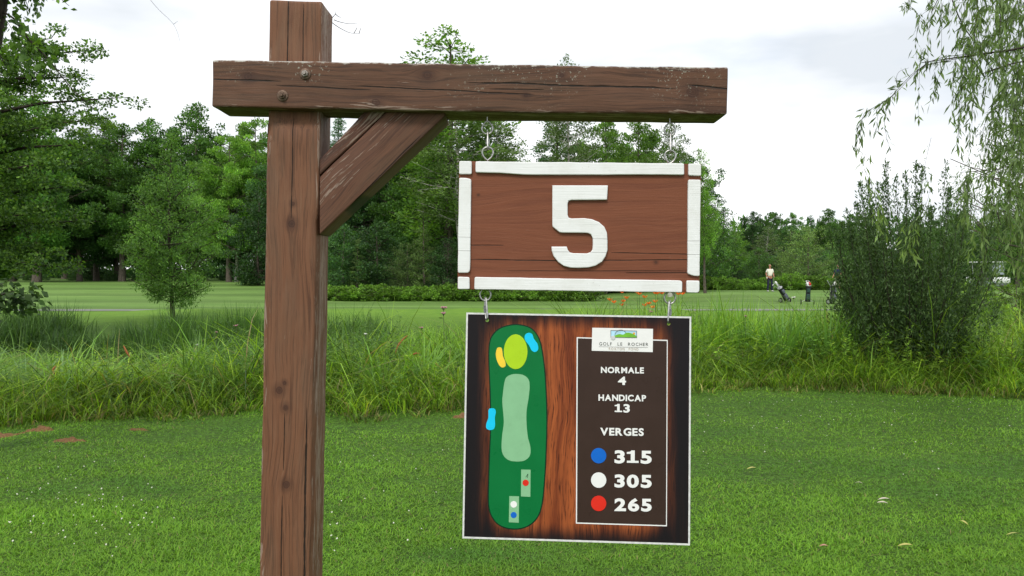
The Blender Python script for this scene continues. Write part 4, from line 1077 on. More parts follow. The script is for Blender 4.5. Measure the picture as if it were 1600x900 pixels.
# ---- near tree whose trunk cuts the top left corner
def near_tree():
    r = np.random.default_rng(62); d0 = 7.0
    foot = U(-150, 425, d0); foot.z = gzs(foot.x, foot.y) - .1
    e = empty('maple_tree', foot, 'near maple with dark trunk in the top left corner, large leaves', 'tree')
    T = Acc(); Lf = Acc(); Pq = lambda px, py, d=d0: U(px, py, d) - foot
    T.tube([Vector((0, 0, 0)), Pq(-80, 500), Pq(-42, 250), Pq(-28, 100), Pq(-12, 0), Pq(10, -140), Pq(20, -300)], [.17, .15, .14, .125, .115, .10, .06], 14)
    cols = [(.075, .15, .020), (.10, .20, .024), (.055, .115, .020)]
    dk = [(.040, .085, .020), (.055, .11, .020)]
    def br(pts, a, b, n_, ll, cc, sp=.05, hang=.5): leafy_branch(T, Lf, [Pq(*p) for p in pts], a, b, r, n_, ll, .62, cc, sp, hang=hang)
    br([(-6, 12), (25, 32), (45, 62), (75, 92), (112, 138), (147, 170)], .010, .003, 14, .05, dk, .03)
    br([(25, 30), (34, 55), (40, 80), (48, 95)], .005, .002, 80, .075, cols, .06)
    br([(45, 62), (58, 70), (66, 88), (72, 98)], .004, .002, 60, .07, cols, .05)
    br([(-4, 75), (5, 95), (12, 108)], .004, .002, 40, .065, cols, .05)
    br([(20, -40), (34, -12), (42, 6), (46, 18)], .005, .002, 60, .06, dk, .06)
    br([(30, -50), (70, -20), (92, -4), (108, 9)], .005, .002, 14, .055, cols, .02)
    br([(10, -20), (40, -15), (58, 5)], .004, .002, 40, .05, dk, .05)
    br([(-70, 500), (-30, 478), (0, 462), (22, 455), (40, 462), (56, 469)], .008, .002, 190, .07, [(.028, .06, .016), (.04, .08, .018)], .06)
    br([(-30, 478), (-5, 468), (15, 472), (34, 474)], .004, .002, 110, .065, [(.028, .06, .016)], .05)
    br([(-30, 470), (0, 446), (18, 436), (30, 424)], .003, .001, 20, .06, dk, .03)
    br([(8, 30), (18, 45), (20, 60)], .003, .001, 30, .05, dk, .04)
    for k in range(16):
        a0 = R.uniform(0, 6.28); z = R.uniform(-380, -60); x = 10 + math.cos(a0) * R.uniform(60, 300)
        br([(10, z + 60), (x * .5, z + 10), (x, z)], .02, .003, 120, .07, cols, .16)
    link('trunk', T.mesh('near_trunk', True), m_dbark, e); link('crown', Lf.mesh('near_crown'), m_leaf, e)
near_tree()
# bare twigs that show against the sky
def twig(name, lines, d, label, w=.0016):
    o = U(*lines[0][0], d); T = Acc()
    for ln in lines:
        P = catmull([U(x, y, d + .02 * i) - o for i, (x, y) in enumerate(ln)], 5, False)
        T.tube(P, [w * (1 - .6 * k / (len(P) - 1)) for k in range(len(P))], 5)
    ob = link(name, T.mesh(name, True), m_dbark, None, o); tag(ob, label, 'twig'); return ob
twig('bare_twig', [[(200, -60), (222, -20), (236, 1), (250, 17), (262, 28), (271, 38), (277, 50), (281, 65)], [(271, 38), (275, 35), (278, 33)]], 6.0, 'thin bare twig hanging into the sky left of the post top')
twig('bare_twig', [[(516, 33), (525, 40), (535, 46), (546, 51), (556, 52), (563, 52)], [(522, 31), (530, 34), (545, 37), (559, 36)], [(519, 28), (524, 22), (525, 17)], [(524, 22), (529, 26), (533, 27)], [(553, 52), (557, 45), (558, 42)], [(561, 52), (563, 46), (564, 44)]], 2.42, 'thin forked dead twig caught at the right of the post top', .0012)

# ---- large dark shrub
def big_shrub():
    r = np.random.default_rng(63); d0 = 12.7; x0 = (1425 - CX) / F * d0; z0 = gzs(x0, d0)
    e = empty('willow_shrub', (x0, d0, z0 - .05), 'large dark green shrub with upright wands in the reeds, right of the boards', 'shrub')
    T = Acc(); Lf = Acc(); cols = [(.070, .14, .040), (.095, .175, .050), (.13, .225, .075), (.050, .105, .034)]
    H = CZ + (HY - 248) / F * d0 - z0
    n_ = 34; ca = r.uniform(0, 6.28, n_); cz = r.uniform(.35, 2.5, n_); cr_ = r.random(n_) ** .5 * 1.0 * np.sqrt(np.clip(1 - ((cz - 1.5) / 1.75) ** 2, .1, 1))
    Lf.add(*crown_arrays(r, np.stack([np.cos(ca) * cr_, np.sin(ca) * cr_, cz], 1), r.uniform(.28, .5, n_), 12000, .065, [(.068, .13, .038), (.09, .165, .048), (.12, .21, .065)], 1.1, .7, 0, .3))
    for k in range(88):
        az = r.uniform(0, 6.28); q = r.random() ** .5; rr = (.15 + 1.08 * q)
        h = H * r.uniform(.80, 1.0) * (1 - .28 * q ** 2) if k % 3 else H * r.uniform(.35, .8)
        if k % 3 == 0: rr = r.uniform(.7, 1.25)
        tip = Vector((math.cos(az) * rr, math.sin(az) * rr * .9, h)); b0 = Vector((math.cos(az) * .22 * q, math.sin(az) * .22 * q, 0))
        m = Vector((tip.x * .58, tip.y * .58, h * .34)); m2_ = Vector((tip.x * .92, tip.y * .92, h * .68))
        P = catmull([b0, m, m2_, tip + Vector((tip.x * .10, tip.y * .1, .08))], 5, False)
        T.tube(P, [.009 * (1 - j / (len(P) - .5)) + .0018 for j in range(len(P))], 4)
        A = np.array([list(p) for p in P]); nn_ = 560
        t = (1 - r.random(nn_) ** 1.0 * .90) * (len(P) - 1.001); kk = t.astype(int); f = (t - kk)[:, None]
        dr = unit(A[kk + 1] - A[kk]); frac = (t / (len(P) - 1))[:, None]
        c = A[kk] * (1 - f) + A[kk + 1] * f + r.normal(0, 1, (nn_, 3)) * (.17 * (1 - frac) ** .9 + .012)
        d = unit(dr * .9 + r.normal(0, .55, (nn_, 3))); l = r.uniform(.042, .080, nn_)
        s = unit(np.cross(d, unit(r.normal(0, 1, d.shape))))
        Lf.add(*leaves_quads(c, d, s, l, l * .30, np.clip(pal_r(r, nn_, cols), .004, .5)))
    link('trunk', T.mesh('shrub_stems', True), m_dbark, e).name = 'stem'; link('foliage', Lf.mesh('shrub_foliage'), m_leaf, e)
big_shrub()
# ---- weeping willow, trunk off to the right
def willow():
    r = np.random.default_rng(64); d0 = 7.2; foot = Vector((7.4, 8.4, 0)); foot.z = gzs(foot.x, foot.y) - .1
    e = empty('weeping_willow', foot, 'weeping willow hanging thin leafy strands into the right side of the view', 'tree')
    T = Acc(); Lf = Acc(); Pq = lambda px, py, d=d0: U(px, py, d) - foot
    crown = Vector((-.3, 0, 3.4)); T.tube([(0, 0, 0), (.05, 0, 1.5), crown, crown + Vector((-.2, .1, 1.6)), crown + Vector((-.1, .3, 3.2))], [.26, .22, .19, .13, .05], 14)
    cols = [(.11, .18, .05), (.145, .225, .065), (.085, .14, .042), (.18, .27, .09)]
    br1 = [(.15, .24, .060), (.19, .29, .075)]
    def br(pts, a, b, n_, ll=.088, cc=cols, sp=.014, hang=.9, wd=.19): leafy_branch(T, Lf, [p if isinstance(p, Vector) else Pq(*p) for p in pts], a, b, r, n_, ll, wd, cc, sp, hang=hang)
    # limbs coming in from the trunk
    br([crown, (1720, 40), (1600, 74), (1535, 84), (1480, 92), (1440, 98)], .016, .003, 50)
    br([crown, (1760, -60), (1640, -80), (1540, -60), (1480, -20), (1455, 20)], .014, .003, 60)
    br([crown, (1700, 90), (1600, 96), (1550, 110), (1520, 122), (1500, 140)], .010, .002, 60)
    br([crown, (1700, 240), (1600, 255), (1560, 264), (1530, 275), (1500, 290)], .008, .002, 50)
    # the two thin arcs
    br([(1560, 80), (1500, 91), (1455, 100), (1430, 112), (1404, 138), (1385, 158), (1362, 170), (1345, 190), (1338, 215), (1337, 234)], .0035, .001, 60)
    br([(1550, 84), (1500, 86), (1465, 92), (1440, 105), (1405, 140), (1390, 156), (1382, 185), (1385, 212), (1391, 238)], .0035, .001, 44)
    br([(1404, 138), (1400, 125), (1405, 112), (1420, 106)], .002, .001, 16)
    br([(1390, 156), (1378, 160), (1372, 180), (1368, 205)], .002, .001, 30, .085)
    br([(1362, 170), (1350, 178), (1345, 200), (1343, 225)], .002, .001, 32, .085)
    # light clusters hanging in front of the shrub
    br([(1352, 240), (1350, 262), (1360, 285), (1366, 305)], .0018, .001, 34, .09, br1, .02)
    br([(1372, 322), (1376, 340), (1370, 362)], .0015, .001, 44, .085, br1, .03)
    br([(1425, 350), (1422, 372), (1416, 392), (1432, 400)], .0015, .001, 60, .085, br1, .035)
    br([(1445, 270), (1452, 300), (1440, 335), (1425, 350)], .0015, .001, 30, .08, cols, .02)
    br([(1455, 215), (1445, 260), (1442, 290)], .0015, .001, 14, .05)
    br([(1516, 330), (1518, 370), (1516, 400)], .0015, .001, 44, .085, br1, .02)
    br([(1460, 112), (1462, 135), (1458, 162)], .0015, .001, 32, .085)
    br([(1488, 0), (1500, 30), (1515, 55), (1535, 82), (1560, 130), (1585, 172), (1600, 200)], .006, .003, 60)
    br([(1410, 5), (1425, 12), (1440, 30), (1450, 45)], .002, .001, 40, .06); br([(1500, -80), (1440, -30), (1420, 0), (1416, 15)], .003, .001, 50, .06)
    # free strands, more of them towards the trunk
    for k in range(140):
        u = r.random() ** .55; px = 1425 + 205 * u + r.normal(0, 8); py = r.uniform(-60, 120) if k % 3 else r.uniform(120, 330)
        if k % 3 == 0 and px < 1500: px = r.uniform(1500, 1620)
        ln = r.uniform(50, 150) * (.7 + .5 * u); dx = -r.uniform(0, 22); dd = d0 + r.uniform(-1.0, 1.6)
        br([(px - dx * 1.3, py - 12, dd), (px, py, dd), (px + dx * .6, py + ln * .5, dd), (px + dx * .8 + r.normal(0, 5), py + ln, dd)], .0018, .0008, int(ln * .30 + 6), .088)
    for k in range(90):
        px = r.uniform(1580, 2150); py = r.uniform(-400, 80); ln = r.uniform(200, 420); dd = d0 + r.uniform(-1.5, 3)
        br([(px + 20, py - 20, dd), (px, py, dd), (px - 6, py + ln * .5, dd), (px - 12, py + ln, dd)], .002, .0008, int(ln * .22), .09)
    link('trunk', T.mesh('willow_wood', True), m_dbark, e); link('foliage', Lf.mesh('willow_foliage'), m_leaf, e)
willow()
# second willow farther back at the right edge
proto('willow_far', seed=31, H=8.0, cb=.8, Rm=2.5, prof=col_, nl=60, nb=26000, leaf=.10, cols=[(.085, .15, .035), (.11, .19, .045), (.06, .11, .03)], trunk_r=.14, clump=(.35, .7), flat=1.6, up=-1.2, asp=.22)
plant('willow_far', 1640, 26, 60, 'denser yellow green willow farther back at the right edge', name='willow_tree', wide=1.0)
proto('right_bush', seed=33, H=2.0, cb=.1, Rm=1.3, prof=rd, nl=34, nb=7000, leaf=.085, cols=[(.14, .26, .03), (.18, .30, .035), (.09, .18, .026)], trunk_r=.03, clump=(.2, .42), flat=.8, up=.6)
plant('right_bush', 1515, 20, 432, 'bright yellow green bush right of the large dark shrub', 'bush', 'bush', wide=1.0)
plant('right_bush', 1585, 24, 440, 'rounded green bush under the far willow at the right edge', 'bush', 'bush', wide=1.1)

# ------------------------------------------------------------------ people
m_skin = plain('skin', (.42, .20, .13), .5, .4, 0, .05); m_shirt = plain('cream_shirt', (.78, .76, .68), .8, .2, 0, .05); m_trous = plain('navy_trousers', (.022, .024, .050), .8, .2, 0, .1)
m_navy = plain('navy_shirt', (.020, .035, .085), .8, .2, 0, .1); m_short = plain('light_shorts', (.38, .36, .32), .8, .2); m_shoe = plain('white_shoe', (.62, .62, .60), .5); m_grayhair = plain('white_hair', (.55, .53, .50), .8)
m_redhair = plain('ginger_hair', (.35, .12, .05), .8); m_glove = plain('white_glove', (.75, .75, .74), .6)
def skin_safe(name, joints, edges, mat, parent, sub=2, root=0):
    me = bpy.data.meshes.new(name); me.from_pydata([j[:3] for j in joints], edges, [])
    o = bpy.data.objects.new(name, me); COL.objects.link(o); o.modifiers.new('s', 'SKIN')
    u = o.modifiers.new('u', 'SUBSURF'); u.levels = sub
    for k, j in enumerate(joints):
        v = o.data.skin_vertices[0].data[k]; v.radius = (j[3], j[4] if len(j) > 4 else j[3]); v.use_root = (k == root)
    dg = bpy.context.evaluated_depsgraph_get(); dg.update(); m2 = bpy.data.meshes.new_from_object(o.evaluated_get(dg))
    bpy.data.objects.remove(o); m2.name = name
    for p in m2.polygons: p.use_smooth = True
    m2.materials.clear(); m2.materials.append(mat)
    b = bpy.data.objects.new(name, m2); COL.objects.link(b); b.parent = parent; return b
def person(px, d, rz, label, top, bottom, hair, stance, short=False):
    x = (px - CX) / F * d; e = empty('person', (x, d, gzs(x, d) - .005), label, 'person', None, rz)
    # facing -y. stance: list of overrides for hands (left, right)
    hl, hr = stance
    J = [(0, 0, .95, .12, .10), (0, .01, 1.15, .13, .10), (0, 0, 1.38, .13, .09), (0, 0, 1.50, .05), (0, -.015, 1.60, .060, .070), (0, -.02, 1.69, .070, .085), (0, -.01, 1.76, .045, .055),
         (-.18, 0, 1.42, .055), (-.25, .03, 1.17, .042), hl + (.030,), (.18, 0, 1.42, .055), (.25, .03, 1.17, .042), hr + (.030,),
         (-.10, 0, .90, .085), (-.13, -.03, .50, .060), (-.15, .02, .09, .040), (.10, 0, .90, .085), (.13, -.01, .50, .060), (.16, .05, .09, .040)]
    E = [(0, 1), (1, 2), (2, 3), (3, 4), (4, 5), (5, 6), (2, 7), (7, 8), (8, 9), (2, 10), (10, 11), (11, 12), (0, 13), (13, 14), (14, 15), (0, 16), (16, 17), (17, 18)]
    b0 = len(J)
    # hands: palm, four fingers and a thumb on each side
    for s, hd, elb in ((-1, Vector(hl), Vector((-.25, .03, 1.17))), (1, Vector(hr), Vector((.25, .03, 1.17)))):
        dr = (hd - elb).normalized(); sd_ = dr.cross(Vector((0, 1, 0))).normalized(); w0 = 9 if s < 0 else 12
        pal = len(J); J.append(tuple(hd + dr * .05) + (.026, .018)); E.append((w0, pal))
        for q in range(4):
            k = len(J); off = sd_ * (.018 * (q - 1.5)); l = (.060, .072, .068, .052)[q]
            J.append(tuple(hd + dr * (.08 + l * .5) + off) + (.0085,)); J.append(tuple(hd + dr * (.07 + l) + off + Vector((0, -.018, 0))) + (.007,)); E += [(pal, k), (k, k + 1)]
        k = len(J); J.append(tuple(hd + dr * .055 + sd_ * .04 * -s + Vector((0, -.012, 0))) + (.009,)); E.append((pal, k))
    skin_safe('body', J, E, m_skin, e, 2)
    # clothes
    TJ = [(0, .0, .97, .165, .125), (0, .0, 1.12, .172, .135), (0, .0, 1.30, .165, .115), (0, .0, 1.43, .10, .085), (-.17, 0, 1.42, .075), (-.235, .02, 1.22, .066), (.17, 0, 1.42, .075), (.235, .02, 1.22, .066)]
    skin_safe('shirt', TJ, [(0, 1), (1, 2), (2, 3), (2, 4), (4, 5), (2, 6), (6, 7)], top, e, 2)
    kz = .5 if short else .07
    BJ = [(0, 0, .94, .150, .118), (-.095, 0, .84, .10), (-.13, -.03, .50, .078), (-.15, .02, kz, .062), (.095, 0, .84, .10), (.13, -.01, .50, .078), (.16, .05, kz, .062)]
    if short: BJ[3] = (-.135, -.02, .47, .08); BJ[6] = (.135, 0, .47, .08)
    skin_safe('shorts' if short else 'trousers', BJ, [(0, 1), (1, 2), (2, 3), (0, 4), (4, 5), (5, 6)], bottom, e, 2)
    for s, fx, fy in ((-1, -.15, .02), (1, .16, .05)):
        skin_safe('shoe', [(fx, fy + .05, .05, .045), (fx, fy - .05, .045, .045), (fx + s * .02, fy - .16, .035, .036)], [(0, 1), (1, 2)], m_shoe, e, 2)
    skin_safe('hair', [(0, .02, 1.70, .074, .078), (0, .015, 1.765, .058, .066)], [(0, 1)], hair, e, 2)
    # face
    fa = Acc()
    for sx in (-.028, .028): fa.tube([(sx, -.100, 1.685), (sx, -.112, 1.685)], .008, 6)
    me = fa.mesh('eye'); link('eyes', me, plain('eye_dark', (.03, .02, .02)), e)
    fa = Acc(); fa.tube([(0, -.10, 1.69), (0, -.128, 1.655), (0, -.11, 1.645)], [.006, .013, .008], 6); link('nose', fa.mesh('nose', True), m_skin, e)
    fa = Acc(); fa.tube([(-.024, -.098, 1.615), (0, -.104, 1.612), (.024, -.098, 1.615)], .0045, 5); link('mouth', fa.mesh('mouth', True), plain('lips', (.30, .09, .07)), e)
    fa = Acc()
    for sx in (-.075, .075): fa.tube([(sx, 0, 1.70), (sx * 1.12, .012, 1.68), (sx, 0, 1.65)], [.008, .014, .008], 6)
    link('ears', fa.mesh('ear', True), m_skin, e)
    return e
p1 = person(1203, 54, .15, 'golfer in cream shirt and dark navy trousers standing on the fairway', m_shirt, m_trous, m_grayhair, ((-.24, -.06, .95), (.17, -.20, 1.02)))
skin_safe('glove', [(-.24, -.06, .955, .040), (-.235, -.075, .90, .044, .034), (-.23, -.085, .85, .030)], [(0, 1), (1, 2)], m_glove, p1, 2)
p2 = person(1309, 53, -.9, 'golfer in navy shirt mostly hidden behind the large dark shrub', m_navy, m_short, m_redhair, ((-.22, -.16, 1.0), (.20, -.22, 1.05)), True)
m_shaft = plain('club_shaft', (.45, .45, .46), .3, .5, .9)
a = Acc(); a.tube([(0, 0, 0), (-.02, -.01, .93)], [.006, .011], 6); gx_ = Vector((.22, -.26, .02))
cl = link('golf_club', a.mesh('club_shaft', True), m_shaft, None, (p1.location.x + .16, p1.location.y - .30, gzs(p1.location.x + .16, p1.location.y - .3) + .05))
tag(cl, 'golf club held upright in the hand of the golfer in cream shirt', 'golf club')
link('club_head', bmmesh('club_head', box_bm(.10, .035, .05, .012, center=(-.03, 0, -.02))), m_shaft, cl)
# ---- golf bags on trolleys
m_bk = plain('black_nylon', (.016, .017, .022), .6, .3); m_bg = plain('slate_grey_nylon', (.11, .12, .16), .7, .3); m_red = plain('red_cover', (.50, .015, .015), .5); m_tyre = plain('black_rubber', (.012, .012, .012), .8); m_wcov = plain('white_cover', (.75, .75, .75), .5); m_green = plain('dark_green_nylon', (.012, .045, .035), .6)
def golf_bag(px, d, tilt, rz, label, c1, c2, covers):
    x = (px - CX) / F * d; e = empty('golf_bag', (x, d, gzs(x, d)), label, 'golf bag', 'golf bags on trolleys', rz)
    TM = Matrix.Translation((0, 0, .16)) @ Matrix.Rotation(tilt, 4, 'Y')
    def part(nm, bm, mt, par=e, sm=True):
        bmesh.ops.transform(bm, matrix=TM, verts=bm.verts); return link(nm, bmmesh(nm, bm, sm), mt, par)
    bag = part('bag', lathe_bm([(.125, .0), (.14, .02), (.135, .12), (.12, .45), (.125, .70), (.142, .80), (.146, .86), (.13, .87), (.12, .80)], 20), c1)
    for (z, h, w_) in ((.12, .30, .20), (.50, .22, .16)):
        part('pocket', box_bm(w_, .10, h, .03, center=(0, -.135, z + h / 2), segs=3), c2)
    part('rim', lathe_bm([(.130, .845), (.150, .85), (.152, .885), (.136, .89)], 20), m_shaft)
    for k, (ax, ay, ln, mt) in enumerate(covers):
        bm = bmesh.new(); lathe_bm([(.006, .5), (.006, .88 + ln)], 6, bm, Matrix.Translation((ax, ay, 0))); sh = part('club', bm, m_shaft)
        if mt is m_shaft: bm = box_bm(.10, .025, .055, .012, center=(ax - .02, ay, .90 + ln))
        else: bm = lathe_bm([(.02, .86 + ln * .4), (.036, .90 + ln * .5), (.058, .95 + ln), (.060, 1.0 + ln), (.035, 1.05 + ln), (.008, 1.06 + ln)], 14, None, Matrix.Translation((ax, ay, 0)))
        b = part('club_head' if mt is m_shaft else 'club_cover', bm, mt); b.parent = sh
    a = Acc(); v = lambda q: tuple(TM @ Vector(q))
    a.tube([v((0, .15, -.05)), v((0, .16, .85)), v((-.10, .30, 1.10))], .014, 6); a.tube([(-.33, .12, .14), (0, .15, .30), (.33, .12, .14)], .011, 6)
    a.tube([v((-.12, .30, 1.10)), v((-.10, .30, 1.13)), v((.10, .30, 1.10))], .016, 6)
    link('trolley_frame', a.mesh('trolley_frame', True), m_shaft, e)
    for s in (-1, 1):
        bm = lathe_bm([(.05, -.012), (.115, -.02), (.14, -.018), (.145, 0), (.14, .018), (.115, .02), (.05, .012)], 24, None, Matrix.Rotation(math.pi / 2, 4, 'Y'))
        wh = link('wheel', bmmesh('wheel', bm, True), m_tyre, e, (s * .33, .12, .145)); bm = lathe_bm([(.02, -.022), (.085, -.023), (.085, .023), (.02, .022)], 12, None, Matrix.Rotation(math.pi / 2, 4, 'Y')); link('hub', bmmesh('hub', bm), m_shaft, wh)
    return e
golf_bag(1229, 46.5, math.radians(-38), .5, 'leaning grey and black golf bag on a pull trolley, white head cover', m_bk, m_bg, [(-.05, .0, .30, m_wcov), (.05, .03, .12, m_shaft), (.0, -.05, .16, m_shaft), (.03, .06, .20, m_bg)])
golf_bag(1262, 45.0, math.radians(3), -.2, 'upright dark golf bag with red and white club covers', m_bk, m_green, [(.07, .0, -.02, m_red), (.02, .05, .02, m_red), (-.05, -.02, .0, m_wcov), (-.08, .04, .06, m_shaft), (0, -.06, .08, m_shaft)])
golf_bag(1301, 45.5, math.radians(8), .9, 'dark golf bag half hidden at the left side of the large shrub', m_bk, m_bg, [(.05, .0, .04, m_bk), (-.05, .02, .1, m_shaft), (.0, -.05, .02, m_wcov)])
# ---- parked golf cart with pale roof
def cart():
    d = 58; px = 1543; x = (px - CX) / F * d; e = empty('golf_cart', (x, d, 0), 'white and grey golf cart parked right of the large dark shrub, half hidden by leaves', 'golf cart', None, math.radians(24)); z0 = CZ + (HY - 437) / F * d
    e.location.z = gzs(x, d); S_ = 1.0
    mw = plain('cart_white', (.78, .79, .80), .3, .5, 0, .04); mg = plain('cart_grey', (.22, .25, .30), .4); mgl = plain('cart_windscreen', (.32, .37, .44), .08, .6); mk = plain('cart_seat', (.06, .055, .05), .6)
    def P(nm, *a_, **k): mt = k.pop('mat'); loc = k.pop('loc'); return link(nm, bmmesh(nm, box_bm(*a_, **k), True), mt, e, loc)
    P('roof', 1.25, 1.9, .07, .03, mat=mw, loc=(0, 0, 1.86), segs=3)
    bd = P('body', 1.15, 2.3, .34, .10, mat=mg, loc=(0, 0, .42), segs=4); P('front_cowl', 1.1, .55, .42, .14, mat=mw, loc=(0, -.98, .66), segs=4); P('bumper', 1.05, .1, .12, .03, mat=mk, loc=(0, -1.28, .34))
    P('windscreen', 1.08, .02, .75, .006, mat=mgl, loc=(0, -.78, 1.42)); P('seat', 1.0, .5, .16, .06, mat=mk, loc=(0, .15, .74), segs=3); P('backrest', 1.0, .12, .40, .05, mat=mk, loc=(0, .45, 1.05), segs=3)
    P('bag_well', 1.0, .55, .3, .08, mat=mw, loc=(0, .95, .72), segs=3)
    for sx in (-.54, .54):
        for (y0, y1) in ((-.78, -.72), (.60, .72)):
            a = Acc(); a.tube([(sx, y0, .6), (sx, y1, 1.85)], .022, 8); link('roof_post', a.mesh('roof_post', True), m_shaft, e)
        for y in (-.82, .78):
            bm = lathe_bm([(.08, -.07), (.20, -.09), (.235, -.07), (.24, 0), (.235, .07), (.20, .09), (.08, .07)], 24, None, Matrix.Rotation(math.pi / 2, 4, 'Y')); wh = link('wheel', bmmesh('wheel', bm, True), m_tyre, e, (sx, y, .24))
            bm = lathe_bm([(.03, -.095), (.12, -.10), (.12, .10), (.03, .095)], 14, None, Matrix.Rotation(math.pi / 2, 4, 'Y')); link('hub', bmmesh('hub', bm), m_shaft, wh)
        bm = lathe_bm([(.07, 0), (.075, .02), (.05, .035), (.01, .04)], 14, None, Matrix.Rotation(math.pi / 2, 4, 'X')); link('headlight', bmmesh('headlight', bm, True), mw, e, (sx * .65, -1.25, .68))
    e.scale = (1.05, 1.05, 1.05)
cart()
# ------------------------------------------------------------------ flowers
m_or = leaf_mat('orange_petal', .35, rnd=.1); m_pk = plain('pink_flower', (.46, .22, .27), .8); m_wf = plain('white_flower', (.72, .74, .66), .8)
def lily(px, py, d, label, nfl):
    o = U(px, 500, d); o.z = gzs(o.x, d) - .05
    e = empty('daylily', o, label, 'flower', 'orange daylilies'); r = np.random.default_rng(int(px * 7)); S_ = Acc(); pt = Acc()
    tops = [U(px, py, d) - o] + [U(px + r.uniform(-9, 9), py + r.uniform(-3, 9), d + r.uniform(-.1, .1)) - o for _ in range(nfl - 1)]
    for t in tops:
        S_.tube([(r.normal(0, .02), r.normal(0, .02), 0), (t.x * .5, t.y * .5, t.z * .6), tuple(t)], [.005, .004, .003], 5)
        for q in range(6):
            a0 = q * math.pi / 3 + r.random(); P = np.array([[t.x, t.y, t.z]]); dd = unit(np.array([[math.cos(a0), math.sin(a0), 1.0]])); s = unit(np.cross(dd, np.array([[0, 0, 1.0]])))
            pt.add(*leaves_quads(P, dd, s, np.array([.080]), np.array([.042]), np.array([[.85, .20, .035]]) * r.uniform(.8, 1.15)))
    link('stem', S_.mesh('lily_stem', True), plain('stem_green', (.06, .12, .03)), e); link('blossom', pt.mesh('lily_blossom'), m_or, e)
    az = r.uniform(0, 6.28, 24); n_ = 24
    b = Acc(); b.add(*blades(np.zeros((n_, 3)) + r.normal(0, .03, (n_, 3)) * [1, 1, 0], r.uniform(.5, .85, n_), r.uniform(.012, .02, n_), r.uniform(.1, .5, n_), az, r.uniform(.3, .9, n_), pal(n_, GG, .15), 4)); link('leaves', b.mesh('lily_leaves'), m_blade, e)
for (px, py, lb, nf) in ((953, 470, 'orange daylily farthest left, just right of the map sign middle', 2), (972, 458, 'orange daylily touching the lower edge of the 5 board', 1), (972, 478, 'low orange daylily in the grass above the map sign', 1), (979, 467, 'pair of orange daylilies left of the big orange cluster', 2),
                         (999, 461, 'big cluster of orange daylilies under the 5 board', 3), (1014, 476, 'bright low orange daylily cluster, largest blossoms', 3), (1027, 460, 'orange daylilies left of the right lower link', 3), (1024, 473, 'single orange daylily beside the low cluster', 1), (1060, 461, 'orange daylily right of the lower right link', 2)):
    lily(px, py, 15.3, lb, nf)
def umbel(px, py, d, label, mt, name, cat, rad=.035, group=None, nn=26, tiers=1):
    o = U(px, 560, d); o.z = gzs(o.x, d) - .05; e = empty(name, o, label, cat, group); t = U(px, py, d) - o; a = Acc(); r = np.random.default_rng(int(px + py)); a.tube([(0, 0, 0), (.01, 0, t.z * .5), tuple(t)], [.006, .005, .003], 6)
    rad *= .62; b = Acc(); bl = bmesh.new()
    for q in range(nn * tiers):
        tr_ = q // nn; c = t - Vector((0, 0, tr_ * .075)); v = Vector(r.normal(0, .5, 3)); v.z = abs(v.z) * .5; c2 = c + v * rad * (1 - .3 * tr_); a.tube([c - Vector((0, 0, rad * 1.2)), c2], .0012, 3)
        bmesh.ops.create_icosphere(bl, subdivisions=1, radius=rad * r.uniform(.18, .32), matrix=Matrix.Translation(c2))
    link('stem', a.mesh('flower_stem'), plain('stem_green', (.07, .10, .04)), e); link('blossom', bmmesh('umbel', bl, True), mt, e)
    n_ = 22; t_ = r.uniform(.2, .9, n_); ph = r.uniform(0, 6.28, n_); c = np.stack([0 * t_, 0 * t_, t_ * t.z], 1); dd = np.stack([np.cos(ph), np.sin(ph), r.uniform(0, .6, n_)], 1); lf = Acc(); l = r.uniform(.07, .13, n_)
    lf.add(*lance_leaves(c, unit(dd), l, l * .25, pal(n_, [(.07, .14, .03)], .2), r)); link('leaves', lf.mesh('flower_leaves'), m_blade, e)
umbel(693, 481, 11.2, 'tall pink flower head on a dark stem between the post and the map sign', m_pk, 'pink_wildflower', 'flower', .055, tiers=2)
umbel(659, 512, 11.6, 'pale pink flower head lower left of the tall pink one', m_pk, 'pink_wildflower', 'flower', .035)
umbel(369, 509, 12, 'pinkish flower head in the reeds just left of the post', m_pk, 'pink_wildflower', 'flower', .04)
umbel(338, 519, 12.2, 'small pink flower spike in the reeds left of the post', m_pk, 'pink_wildflower', 'flower', .025, tiers=2)
umbel(571, 522, 11, 'small white flower head in the tall grass right of the post', m_wf, 'white_wildflower', 'flower', .03)
umbel(1240, 465, 14, 'white flower head above the reeds between the two golf bags', m_wf, 'white_wildflower', 'flower', .04)
umbel(1017, 487, 14.5, 'dusty pink flower head under the orange daylilies', m_pk, 'pink_wildflower', 'flower', .045)
umbel(1165, 494, 13, 'pinkish flower head in the reeds left of the leaning golf bag', m_pk, 'pink_wildflower', 'flower', .03)
umbel(308, 539, 11.4, 'white flower head in the reeds left of the post', m_wf, 'white_wildflower', 'flower', .04)
# dry reddish reed leaves
m_dry = plain('dry_leaf', (.36, .13, .05), .7, .2)
for (pts, d, lb) in (([(618, 552), (622, 540), (630, 530), (637, 524)], 11, 'curled rust brown dead leaf in the grass right of the post'), ([(640, 556), (650, 552), (655, 553)], 11, 'short rust brown dead leaf low in the grass near the map sign'), ([(193, 540), (198, 550), (203, 558)], 10.6, 'rust orange dead reed leaf in the left reeds'), ([(87, 572), (83, 578), (86, 585)], 10, 'brown tipped dead leaf in the left grass')):
    o = U(*pts[0], d); T = Acc(); P = catmull([U(*p, d) - o for p in pts], 4, False); T.tube(P, [.004 + .010 * math.sin(math.pi * k / (len(P) - 1)) for k in range(len(P))], 4)
    tag(link('dead_leaf', T.mesh('dead_leaf', True), m_dry, None, o), lb, 'leaf')
